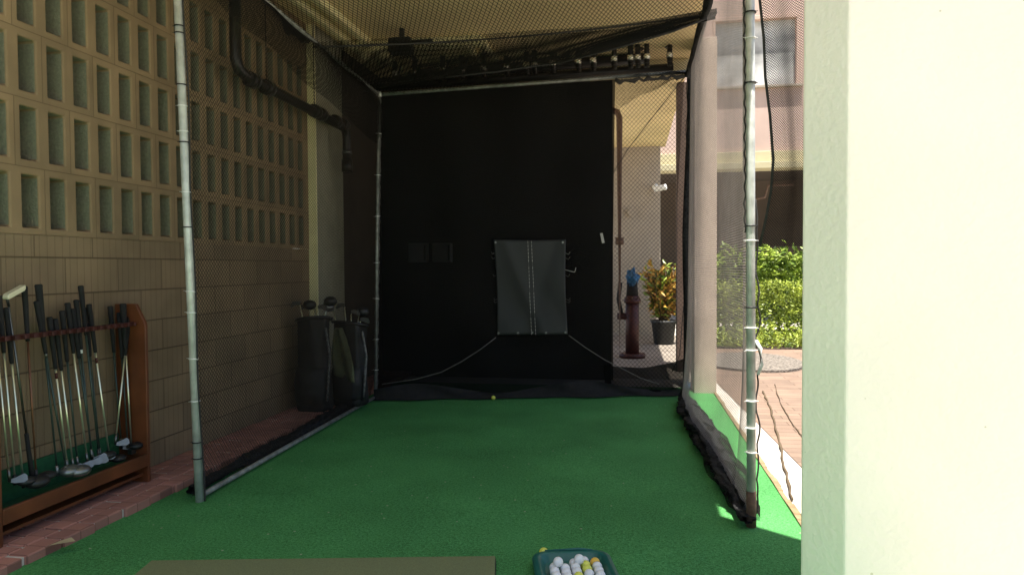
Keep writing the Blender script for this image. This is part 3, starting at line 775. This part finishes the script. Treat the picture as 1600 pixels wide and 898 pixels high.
# ------------------------------------------------------------------ target sheet
ty = BL.lerp(BR, .5).y - .09
c00, c10, c11, c01 = P(777,523,y=ty), P(887,522,y=ty), P(884,374,y=ty), P(771,374,y=ty)
def tfn(a, b):
    p = c00.lerp(c10, a).lerp(c01.lerp(c11, a), b)
    sx = .012*math.sin(math.pi*b)*(1 if a > .5 else -1)*(abs(a-.5)*2)**3*-1
    f = .018*noise.noise(Vector((a*2.2+b*1.6, b*1.3, 5))) + .014*math.exp(-((a - .15 - .5*(1-b))**2)/.012) - .012*math.exp(-((a-.85+.4*(1-b))**2)/.02)
    return (p.x + sx, p.y - f, p.z - .008*math.sin(math.pi*a)*(b))
tg = thing('target_sheet', (c00.x, ty, c00.z), 'dark grey vinyl target sheet hung in front of the black cloth', 'target')
MB().grid(tfn, 40, 40).build('sheet', 'vinyl', tg, solid=.003)
for aa in (.47, .52):
    pts_, rs_ = [], []
    for k in range(156):
        t_ = k/155; g_ = (k % 6) < 4 and ((k//6) % 7 != 5)
        pts_.append(Vector(tfn(aa + .02 + (.01*(1-t_) if aa > .5 else 0) - .01*t_, t_)) + Vector((0,-.0065,0))); rs_.append(.0023 if g_ else .0005)
    st = MB().tube(pts_, rs_, 5)
    st.build('stitching', 'thread', tg)
for a, b in ((.02,.02),(.97,.02),(.96,.97),(.03,.97),(.5,.02),(.7,.02),(.3,.02)):
    p = Vector(tfn(a, b)); MB().tube([p + Vector((0,-.004,0)), p + Vector((0,-.009,0))], .011, 10).build('grommet', 'chrome', tg)
for k in range(6):
    b = random.uniform(.08,.95); p = Vector(tfn(1, b)); MB().tube([p, p + Vector((.03,-.01,-.015)), p + Vector((.045,-.01,.01))], .002, 5).build('tie_cord', 'greyrope', tg)
    p = Vector(tfn(0, b)); MB().tube([p, p + Vector((-.02,-.01,-.01)), p + Vector((-.03,-.01,.012))], .002, 5).build('tie_cord', 'greyrope', tg)
MB().tube([Vector(tfn(1,.68)), P(893,424,y=ty-.01), P(898,425,y=ty-.01), P(900,418,y=ty-.01)], .003, 5).build('tie_cord', 'thread', tg)
def cord(uvs, y0, y1, r=.0035, n=None):
    return [P(u, v, y=y0 + (y1-y0)*i/(len(uvs)-1)) for i, (u, v) in enumerate(uvs)]
tag(MB().tube(cord([(775,527),(750,546),(722,564),(690,581),(650,592),(597,600)], ty-.01, BL.y-.05), .0045, 6).build('guy_rope', 'greyrope'), 'slack grey cord from lower left target corner to the left pole', 'cord', 'guy cords of the target')
tag(MB().tube(cord([(889,524),(915,543),(945,562),(975,577),(1000,590),(1030,600)], ty-.01, BR.y-.08), .0045, 6).build('guy_rope', 'greyrope'), 'grey cord from lower right target corner towards the right pole', 'cord', 'guy cords of the target')
# small white label on cloth
q_ = P(941, 372, y=BL.lerp(BR,.75).y - .04)
tag(MB().box((q_.x-.012, q_.y, q_.z-.05), (q_.x+.014, q_.y+.004, q_.z+.05), rot=Matrix.Rotation(R(-12),3,'Y'), org=q_).build('cloth_tag', 'thread'), 'small pale tag near the right edge of the black cloth', 'tag')

# ------------------------------------------------------------------ pipes on left wall and back
xp = -2.80
lp = thing('drain_pipe', (xp, 4.8, 2.7), 'black drain pipe with couplings running along the screen wall', 'pipe')
a1 = P(375, 108, x=xp); zp = a1.z - .03; e1 = P(541, 200, x=xp)
MB().tube([(xp-.02, a1.y-.02, 3.55), (xp-.02, a1.y-.02, zp+.1), (xp-.01, a1.y, zp+.03), (xp, a1.y+.08, zp), (xp, e1.y-.08, zp-.03), (xp, e1.y-.01, zp-.06), (xp, e1.y+.01, zp-.14), (xp, e1.y+.01, zp-.40)], .042, 16).build('pipe', 'pipe', lp)
for yy in (a1.y+.12, a1.y + .35, a1.y + 1.2, a1.y+1.32, e1.y-.3, e1.y-.12):
    MB().tube([(xp, yy, zp-.01), (xp, yy+.07, zp-.01)], .058, 16).build('coupling', 'pipe', lp)
    MB().tube([(xp, yy+.075, zp-.01), (xp, yy+.083, zp-.01)], .06, 16).build('clamp', 'chrome', lp)
    if int(yy*10) % 3 == 0: MB().tube([(xp, yy+.03, zp), (xp, yy+.03, ZC)], .004, 6).build('hanger', 'pipe', lp)
MB().tube([(xp, e1.y+.01, zp-.28), (xp, e1.y+.01, zp-.25)], .05, 16).build('clamp', 'chrome', lp)
MB().tube([(xp, e1.y+.01, zp-.46), (xp, e1.y+.01, zp-.34)], .055, 16).build('coupling', 'pipe', lp)
# second, upper pipe fittings near ceiling
up = thing('valve_pipe', (-2.2, 5.5, 3.4), 'short black pipe with a round valve under the ceiling above the left rail', 'pipe')
q0 = P(435, 38, y=5.9); q1 = P(500, 72, y=6.6)
MB().tube([q0, q0.lerp(q1,.5), q1], .045, 12).build('pipe', 'pipe', up)
MB().ball(q0.lerp(q1,.12), .085, .085, .085).ball(q0.lerp(q1,.5), .07).build('valve', 'pipe', up)
MB().tube([q0.lerp(q1,.7), q0.lerp(q1,.74)], .06, 12).build('clamp', 'chrome', up)
MB().tube([q0.lerp(q1,.12), (q0.x, q0.y+.1, ZC)], .008, 6).build('hanger', 'pipe', up)

yb = 7.75
bp_ = thing('header_pipe', (-1, yb, 3.2), 'long black pipe with many hangers and couplings above the back cloth', 'pipe')
pl = P(560, 138, y=yb); pr2 = P(1052, 106, y=yb)
MB().tube([pl, pr2], .045, 14).build('pipe', 'pipe', bp_)
MB().tube([P(640,118,y=yb+.15), P(1010,92,y=yb+.15)], .06, 14).build('pipe', 'pipe', bp_)
random.seed(9)
for uu in (625, 655, 698, 727, 760, 795, 826, 838, 866, 905, 928, 960, 985, 996, 1010, 1045):
    v0 = 138 - (uu-560)*.065
    a = P(uu, v0 - 4, y=yb); hgt = random.uniform(.13, .21); a = a + Vector((0, -.12, .02))
    MB().tube([a - Vector((.02,0,0)), a + Vector((.03,0,0))], .06, 12).build('coupling', 'pipe', bp_)
    MB().tube([a + Vector((0,-.05,-.03)), a + Vector((0,-.05,hgt))], .028, 10).build('stub', 'pipe', bp_)
    MB().tube([a + Vector((.0,-.05,.01)), a + Vector((.0,-.05,.06))], .036, 10).build('clamp', 'glint' if random.random() < .75 else 'ledge', bp_)
    if random.random() < .6: MB().tube([a + Vector((.02,0,.03)), (a.x+.02, yb, ZC)], .012, 6).build('hanger', 'pipe', bp_)
for uu, vv in ((865,92),(1000,78),(1045,75)):
    a = P(uu, vv, y=yb-.05); MB().tube([a, a + Vector((0,0,.25))], .04, 12).build('stub', 'pipe', bp_)
# ceiling trunkings
def ceil(u, v): return P(u, v, z=ZC - .03)
tr = [((463,0),(560,92)), ((498,0),(615,110))]
for i, (a, b) in enumerate(tr):
    p0 = ceil(*a); p1 = ceil(*b); p1.x = p0.x
    o = MB().box((p0.x-.03, p0.y-1.5, ZC-.07), (p0.x+.03, min(p1.y, 8.29), ZC-.002)).build('ceiling_trunking', 'pilaster', bev=.004)
    tag(o, ('left' if i == 0 else 'right') + ' of two cream trunkings running towards the camera on the ceiling', 'trunking', 'ceiling trunkings')
p0 = ceil(560, 72); p1 = ceil(752, 60)
o = MB().box((p0.x, p0.y-.04, ZC-.10), (p1.x, p0.y+.05, ZC-.002)).build('cross_trunking', 'pilaster', bev=.004)
tag(o, 'cream trunking crossing the ceiling from left to right beside the black box', 'trunking')
for i, (dx) in enumerate((-.18, 0)):
    o = MB().box((p1.x+dx-.02, p0.y+.055, ZC-.06), (p1.x+dx+.025, 8.29, ZC-.002)).build('ceiling_trunking', 'pilaster', bev=.004)
    tag(o, 'short cream trunking from the cross trunking to the back wall, %s one' % ('left' if i == 0 else 'right'), 'trunking', 'ceiling trunkings')
q_ = ceil(628, 50)
jb = thing('floodlight', (q_.x, q_.y, ZC-.1), 'small black floodlight with a bracket fixed to the ceiling', 'floodlight')
MB().box((q_.x-.12, q_.y-.08, ZC-.24), (q_.x+.10, q_.y+.08, ZC-.10)).build('housing', 'black', jb, bev=.015)
MB().box((q_.x+.10, q_.y-.02, ZC-.15), (q_.x+.30, q_.y+.02, ZC-.12)).box((q_.x-.02, q_.y-.02, ZC-.10), (q_.x+.02, q_.y+.02, ZC-.001)).build('bracket', 'black', jb)
# ceiling beams under slab (drop beam across, beyond cage)
tag(MB().box((P(868, 100, y=8.15).x, 8.15, ZC-.17), (.655, 8.29, ZC-.002)).build('ceiling_beam', 'ledge', bev=.01), 'pale beam under the ceiling at the top right of the back wall', 'beam')

# ------------------------------------------------------------------ golf rack
RX0, RX1 = XW + .012, -2.81
ry0 = P(2, 846, x=RX1).y; ry1 = P(234, 745, x=RX1).y
rk = thing('club_rack', ((RX0+RX1)/2, (ry0+ry1)/2, ZB), 'stained wooden club rack standing on the brick strip against the wall', 'rack')
zt = P(237, 505, x=RX1).z; ztt = P(215, 474, x=(RX0+RX1)/2+.02).z
for yy in (ry0, ry1):
    MB().prism([(RX0, ZB), (RX1, ZB), (RX1, zt), (RX1-.06, ztt), (RX0, ztt)], lambda x, z: (x, yy-.012, z), lambda x, z: (x, yy+.012, z)).build('end_panel', 'wood', rk, bev=.004)
zr0 = P(230, 728, x=RX1).z; zr1 = P(230, 709, x=RX1).z
MB().box((RX1-.02, ry0+.013, zr0), (RX1+.001, ry1-.013, zr1)).build('front_board', 'wood', rk, bev=.003)
MB().box((RX0, ry0+.013, zr0+.01), (RX1-.021, ry1-.013, zr0+.03)).build('shelf', 'greenlining', rk)
MB().box((RX0, ry0+.013, zr0+.031), (RX0+.01, ry1-.013, zr0+.19)).build('back_board', 'greenlining', rk)
zrail = P(150, 512, x=-2.9).z
xrail = -2.885
rail = MB().box((xrail-.012, ry0+.013, zrail-.012), (xrail+.012, ry1-.013, zrail+.012))
for k in range(18):
    yy = ry0 + .04 + k*(ry1-ry0-.08)/17
    rail.box((xrail+.012, yy-.006, zrail-.010), (xrail+.035, yy+.006, zrail+.010))
rail.build('holder_rail', 'wooddk', rk, bev=.002)
MB().box((RX0, ry0+.013, ZB+.04), (RX1-.03, ry1-.013, ZB+.055)).build('lower_brace', 'wood', rk)

# clubs
GR = 'golf clubs in the rack'
def orient(d):
    return Vector(d).to_track_quat('Z', 'Y').to_matrix()
def head(kind, p, d, face):
    """head at the heel point p; d = shaft direction (up), face = +1/-1 along y"""
    mb = MB()
    if kind == 'driver':
        c = p + Vector((.035, face*.045, .012)); mb.ball(c, .05, .058, .03, 18, 12); mb.tube([p + Vector((0,0,-.005)), p + d*.05], .0085, 10)
        return mb, 'greylid'
    if kind == 'wood':
        c = p + Vector((.025, face*.038, .008)); mb.ball(c, .038, .045, .022, 18, 12); mb.tube([p, p + d*.05], .0085, 10)
        return mb, 'black'
    if kind == 'putter':
        mb.box(p + Vector((-.012, -.02 if face > 0 else -.09, -.012)), p + Vector((.014, .09 if face > 0 else .02, .014))); mb.tube([p, p + d*.05], .0065, 8); return mb, 'chrome'
    # iron: flat tapered blade
    f = face
    poly = [(0,0),(.015,-.006),(.055,-.008),(.074,.004),(.078,.03),(.07,.042),(.03,.026),(.006,.018)]
    mb.prism(poly, lambda a, b: p + Vector((-.003 - b*.35, f*a*.62, b*.8 - .004)) + Vector((a*.7, 0, 0)), lambda a, b: p + Vector((.006 - b*.35, f*a*.62, b*.8 - .004)) + Vector((a*.7, 0, 0)))
    mb.tube([p, p + d*.06], .0072, 10); return mb, 'chrome'
def club(top, bot, sh, kind, label, face=1, xt=-2.925, xb=-2.9, zb=None, gl=.27, bands=None, gripw=.0125, hm=None):
    T = P(*top, x=xt); B = P(*bot, x=xb)
    zmin = zr0 + .05
    if B.z < zmin: B.z = zmin
    d = (T - B).normalized(); L = (T-B).length
    t = thing('golf_club', B, label, 'golf club', GR)
    MB().tube([B + d*.04, B + d*(L-gl)], [.0042, .0058], 10).build('shaft', sh, t)
    MB().tube([B + d*(L-gl), B + d*(L-gl+.02), B + d*(L-.02), B + d*(L-.006), B + d*L], [gripw*.72, gripw*.8, gripw*1.12, gripw*1.2, gripw*.9], 12).build('grip', 'blackmat', t)
    mb, m = head(kind, B, d, face); mb.build('head', hm or m, t)
    if bands:
        MB().tube([B + d*(L-gl-bands[0]), B + d*(L-gl-bands[0]+.03)], .0068, 10).build('band', bands[1], t)
    return t
club((-12,470),(15,752),'steel','iron','steel-shafted club standing against the left end panel of the rack')
club((-2,462),(24,757),'steel','wood','pale-shafted wood just left of the cream upturned putter')
club((10,480),(37,760),'steel','driver','pale-shafted black driver directly under the upturned cream putter head', 1, hm='black')
club((38,447),(57,748),'bronze','wood','club with a coppery shaft right of the upturned cream putter')
club((60,444),(90,742),'dksteel','driver','tallest grip in the rack with a ring on its cap and a silver driver head', 1, gripw=.0155)
club((57,470),(105,742),'dksteel','driver','long black shaft leaning right behind the tallest grip', 1, xb=-2.87, bands=(.02,'chrome'))
club((77,495),(106,735),'steel','iron','short club with red band right of the tallest grip', 1, bands=(.05,'red'))
club((86,498),(115,733),'steel','iron','short club with plain grip beside the red-banded one', 1)
club((97,485),(122,730),'dksteel','iron','dark green shaft iron between the short clubs and the banded irons', 1)
club((105,473),(137,724),'steel','iron','bright steel iron with a silver ferrule in the middle of the rack', 1, bands=(.0,'chrome'))
club((113,482),(146,722),'dksteel','iron','dark shafted iron just right of the bright middle iron', 1)
club((119,468),(144,718),'dksteel','iron','dark iron with a white band under its grip', 1, bands=(.02,'white'))
club((126,446),(155,715),'dksteel','wood','tall grip leaning right in the middle of the rack', 1)
club((139,475),(172,720),'steel','wood','bright shafted club with a patterned grip and red band', 1, bands=(.06,'red'))
club((133,480),(157,716),'dksteel','iron','dark iron behind the patterned grip', 1, xt=-2.95)
club((172,478),(190,700),'dksteel','iron','dark club standing alone against the wall, left of the crossed pair', 1, xt=-2.97, xb=-2.96)
club((192,474),(206,705),'steel','putter','right club of the crossed pair, thick grey grip', 1, gripw=.016)
club((203,484),(180,694),'steel','iron','left leaning club of the crossed pair with a green band', 1, bands=(.0,'leafy'))
club((186,488),(200,700),'dksteel','wood','short dark club behind the crossed pair', 1, xt=-2.96)
club((210,492),(213,700),'dksteel','iron','rightmost club, dark grip beside the right end panel', 1)
# upturned putter
T = P(14, 478, x=-2.91); B = P(52, 756, x=-2.9); B.z = max(B.z, zr0+.032); d = (T-B).normalized(); L = (T-B).length
t = thing('golf_club', B, 'upturned putter with a cream head at the top and its grip in the rack', 'golf club', GR)
MB().tube([B, B + d*.26], [.0125, .0095], 12).build('grip', 'blackmat', t)
MB().tube([B + d*.26, T], [.0055, .0045], 10).build('shaft', 'chrome', t)
h0, h1 = P(9, 464, x=-2.90), P(34, 450, x=-2.90)
dd = (h1-h0).normalized(); ax = orient(dd)
hb = MB(); pf_ = [(.0,-.012),(.11,-.013),(.12,-.004),(.115,.014),(.0,.014),(-.008,.0)]
sc_ = (h1-h0).length/.11
hb.prism([(a*sc_, b) for a, b in pf_], lambda a, b: h0 + dd*a + Vector((-.015,0,b)), lambda a, b: h0 + dd*a + Vector((.018,0,b)))
hb.build('head', 'puttyhead', t, bev=.003)
MB().tube([T, h0 + Vector((0,0.004,.0))], .0065, 8).build('neck', 'black', t)

# dry leaf on brick edge, kept small
q_ = P(75, 852, z=ZB+.004)
tag(MB().add([q_ + Vector(v) for v in ((0,0,0),(.05,.0,.012),(.09,.06,.004),(.05,.08,.012),(.02,.05,.006))], [(0,1,2),(0,2,3),(0,3,4)]).build('dry_leaf', 'dryleaf'), 'pale dry leaf lying on the edge of the brick strip near the rack', 'leaf')

# ------------------------------------------------------------------ golf bags
def bag(u, v, x, h, r, label, seedn, lean=0):
    random.seed(seedn); a = math.atan2
    b0 = P(u, v, z=ZB)
    # place on given x line below that pixel column
    b0 = P(u, v, x=x); b0 = Vector((x, b0.y, ZB))
    t = thing('golf_bag', b0, label, 'golf bag', 'golf bags beside the cage')
    def bf(a, b):
        th = 2*math.pi*a; z = h*b; k = .93 + .07*math.sin(b*3.1+2.2) + .12*noise.noise(Vector((math.cos(th)*1.6+seedn*5, math.sin(th)*1.6, b*3.2))) + .05*noise.noise(Vector((math.cos(th)*4, math.sin(th)*4, b*9+seedn)))
        if b < .03: k *= .9 + b*3
        sq = 1/max(abs(math.cos(th)), abs(math.sin(th)))**.35
        return (b0.x + r*k*sq*math.cos(th), b0.y + r*.82*k*sq*math.sin(th) , b0.z + z + .03*b*math.cos(th+seedn))
    MB().grid(bf, 40, 30).build('body', 'bag', t)
    MB().lathe([(r*.75,h-.06),(r*.8,h-.055)], b0, 26, sy=.82).build('divider', 'blackmat', t)
    def pk(a, b):
        th = math.pi*(1.05 + .9*a); kk = 1 + .38*math.sin(math.pi*a)*math.sin(math.pi*min(1,b*1.02))**.5*(1+.2*noise.noise(Vector((a*5,b*5,seedn))))
        return (b0.x + r*kk*math.cos(th)*1.0, b0.y + r*.85*kk*math.sin(th), b0.z + .05 + h*.42*b)
    MB().grid(pk, 20, 20).build('pocket', 'bag', t)
    MB().tube([b0 + Vector((r*.95,-r*.55,h*.92)), b0 + Vector((r*1.2,-r*.6,h*.62)), b0 + Vector((r*1.1,-r*.6,h*.35)), b0 + Vector((r*1.0,-r*.6,h*.12))], .011, 8).build('strap', 'strap', t)
    rim = [b0 + Vector((r*1.0*math.cos(q), r*.84*math.sin(q), h + .03*math.cos(q+seedn))) for q in [2*math.pi*k/28 for k in range(29)]]
    MB().tube(rim, .014, 8).build('rim', 'black', t)
    return b0, t
b1, _ = bag(492, 600, -2.77, .80, .155, 'upright black golf bag nearest the camera, against the pilaster', 1)
b2, _ = bag(548, 590, -2.55, .74, .16, 'darker golf bag standing behind the front bag, with a towel on it', 2)
def bagclub(b0, h, dx, dy, ln, kind, label, m='chrome'):
    B = b0 + Vector((dx*.6, dy*.6, h - .2)); T = b0 + Vector((dx*1.25, dy*1.2, h + ln)); d = (T-B).normalized()
    t = thing('golf_club', B, label, 'golf club', 'clubs standing head up in the golf bags')
    MB().tube([B, T], .006, 8).build('shaft', 'steel', t)
    mb = MB(); f = 1 if dx > 0 else -1
    if kind == 'iron':
        poly = [(0,0),(.02,-.004),(.07,.0),(.085,.03),(.08,.05),(.03,.03),(0,.03)]
        mb.prism(poly, lambda a, b: T + Vector((f*a, -.006, .03-b)), lambda a, b: T + Vector((f*a, .008, .03-b)))
    else: mb.ball(T + Vector((f*.04, -.02, .01)), .06, .055, .045)
    mb.build('head', m, t)
lab = ['iron leaning out to the left of the front golf bag','shiny iron beside the left one in the front golf bag','tall wood rising from the middle of the front golf bag','iron at the right rim of the front golf bag','black covered wood at the back of the front bag']
for (dx,dy,ln,k,m), L_ in zip(((-.09,-.03,.13,'iron','chrome'),(-.05,.03,.10,'iron','chrome'),(.0,.02,.12,'wood','black'),(.05,-.04,.1,'iron','chrome'),(.08,.05,.15,'wood','black')), lab): bagclub(b1,.80,dx,dy,ln,k,L_,m)
lab = ['grey covered wood at the left rim of the rear golf bag','shiny iron high above the rear golf bag','low shiny iron at the right rim of the rear golf bag','iron in the middle of the rear golf bag','black wood at the back of the rear golf bag']
for (dx,dy,ln,k,m), L_ in zip(((-.12,-.03,.15,'wood','greylid'),(-.04,.0,.16,'iron','chrome'),(.10,-.05,.03,'iron','chrome'),(.03,-.05,.1,'iron','chrome'),(.05,.06,.1,'wood','black')), lab): bagclub(b2,.74,dx,dy,ln,k,L_,m)
# towel
tb = b2 + Vector((-.03, -.17, 0))
def tow(a, b):
    wdt = .06 + .14*math.sin(min(1, (1-b)*1.3)*1.4)
    return tb + Vector(((a-.5)*wdt + .05*(1-b), -.02 - .02*math.sin(a*9 + b*2), .30 + .42*b - .07*a*(1-b)))
tag(MB().grid(tow, 14, 14).build('towel', 'towel', solid=.006), 'olive towel draped down the front of the rear golf bag', 'towel')

# ------------------------------------------------------------------ hitting mat, tray, balls
c0 = P(775, 871, z=.018); c1 = P(236, 878, z=.018); dx = (c1-c0).normalized(); dy = Vector((-dx.y, dx.x, 0)); 
if dy.y > 0: dy = -dy
L = (c1-c0).length
poly = [c0, c1, c1 + dy*1.4, c0 + dy*1.4]
hm = thing('hitting_mat', ((c0+c1)/2 + dy*.7).to_tuple()[:2] + (0,), '', '')
MB().prism([(p.x, p.y) for p in poly], lambda x, y: (x, y, .006), lambda x, y: (x, y, .016)).build('rubber_base', 'black', hm)
ctr = (c0+c1)/2 + dy*.7; pin = [ctr + (p-ctr)*.996 for p in poly]
MB().prism([(p.x, p.y) for p in pin], lambda x, y: (x, y, .0165), lambda x, y: (x, y, .030)).build('turf_top', 'mat', hm, bev=.004)
tag(hm, 'olive green hitting mat lying on the turf at the bottom edge', 'golf mat')
# tray
tc0 = P(838, 866, z=.035); tc1 = P(940, 857, z=.035); ex = (tc1-tc0).normalized(); ex.z = 0; vd = CR @ Vector(((838-800)/FPX, 0, -1)); ey = -Vector((vd.x, vd.y, 0)).normalized(); ex = Vector((-ey.y, ex.x*0 + ey.x, 0))
if ex.x < 0: ex = -ex
_r = Matrix.Rotation(R(5), 3, 'Z'); ex = _r @ ex; ey = _r @ ey
W = .345; Ln = .5
tcen = (tc0+tc1)*.5; tcen.z = 0; tcen = tcen + ey*(Ln/2)
def rr(wd, ln, rad, n=8):
    out = []
    for cx, cy, a0 in ((wd/2-rad, ln/2-rad, 0), (-wd/2+rad, ln/2-rad, 90), (-wd/2+rad, -ln/2+rad, 180), (wd/2-rad, -ln/2+rad, 270)):
        for k in range(n+1):
            t = R(a0 + 90*k/n); out.append((cx + rad*math.cos(t), cy + rad*math.sin(t)))
    return out
def loft(rings, close=True):
    mb = MB(); n = len(rings[0][0]); vs = []
    for pts, z in rings:
        vs += [tcen + ex*x + ey*(-y) + Vector((0,0,z)) for x, y in pts]
    fs = [(i*n+k, i*n+(k+1)%n, (i+1)*n+(k+1)%n, (i+1)*n+k) for i in range(len(rings)-1) for k in range(n)]
    fs.append(tuple((len(rings)-1)*n+k for k in range(n))); fs.append(tuple(reversed(range(n))))
    mb.add(vs, fs, True); return mb
tray = thing('ball_tray', tcen, 'dark green moulded plastic tray holding golf balls on the turf', 'tray')
o = loft([(rr(W-.02, Ln-.02, .06), .004), (rr(W, Ln, .075), .036), (rr(W-.008, Ln-.008, .072), .044), (rr(W-.05, Ln-.05, .06), .050), (rr(W-.07, Ln-.07, .055), .042), (rr(W-.10, Ln-.10, .035), .016), (rr(W-.11, Ln-.11, .03), .012)]).build('tub', 'tray', tray)
fr = Ln/2 - .014
MB().tube([tcen + ex*(-.11) + ey*(-fr) + Vector((0,0,.05)), tcen + ex*(.04) + ey*(-fr+.002) + Vector((0,0,.054)), tcen + ex*.1 + ey*(-fr+.006) + Vector((0,0,.05))], [.003,.006,.003], 8).build('ridge', 'tray', tray)
# balls
GBm = None
def ball(p, m, label, group=None):
    mb = MB().ball(p, .0213, n=20, m=14); o = mb.build('golf_ball', m)
    tag(o, label, 'golf ball', group)
random.seed(2)
cols = [[.0]*5]*4
ball_mats = {(0,3):'ballw',(1,3):'bally',(2,3):'bally',(0,4):'ballo',(3,2):'bally'}
start = [3.1, 3.9, 1.2, .0, .9]   # how far each column starts behind the front-most row
zb_ = .012 + .0213
labels_col = ['leftmost file','second file','middle file','fourth file','rightmost file']
for ci in range(5):
    n = 0; yy = -Ln/2 + .10 + start[ci]*.018
    while n < (5 if ci < 3 else 6):
        p = tcen + ex*((ci-2)*.0455 + .005 + random.uniform(-.0015,.0015)) + ey*(yy + random.uniform(-.0006,.0006)) + Vector((0,0,zb_))
        key = (n, ci); m = ball_mats.get(key, 'ballw')
        colr = {'ballw':'white','bally':'yellow','ballo':'orange'}[m]
        OR = ['first','second','third','fourth','fifth','sixth']
        dz = (p - CAM); cc = CR.transposed() @ dz; vpx = 449 - cc.y/(-cc.z)*FPX
        if vpx < 903:
            only = 'the only orange' if colr == 'orange' else colr
            ball(p, m, '%s golf ball, %s from far end of the %s in tray' % (only, OR[n], labels_col[ci]), 'golf balls in the tray')
        yy += .0436; n += 1
for i_, (ax_, ay_, m__, l_) in enumerate(((-.07, .052, 'ballw', 'white golf ball resting on top of the left files in the tray'), (.022, .030, 'ballw', 'white golf ball on top, between the yellow and the middle files in the tray'))):
    ball(tcen + ex*ax_ + ey*(-Ln/2 + .10 + ay_ + .02) + Vector((0,0,zb_ + .030)), m__, l_, 'golf balls in the tray')
ball(P(849, 864, z=.0225) + Vector((0, .012, 0)), 'bally', 'yellow golf ball on the turf touching the far edge of the tray')
p = P(771, 621, z=.0225); ball(p, 'bally', 'yellow golf ball lying at the foot of the black cloth')
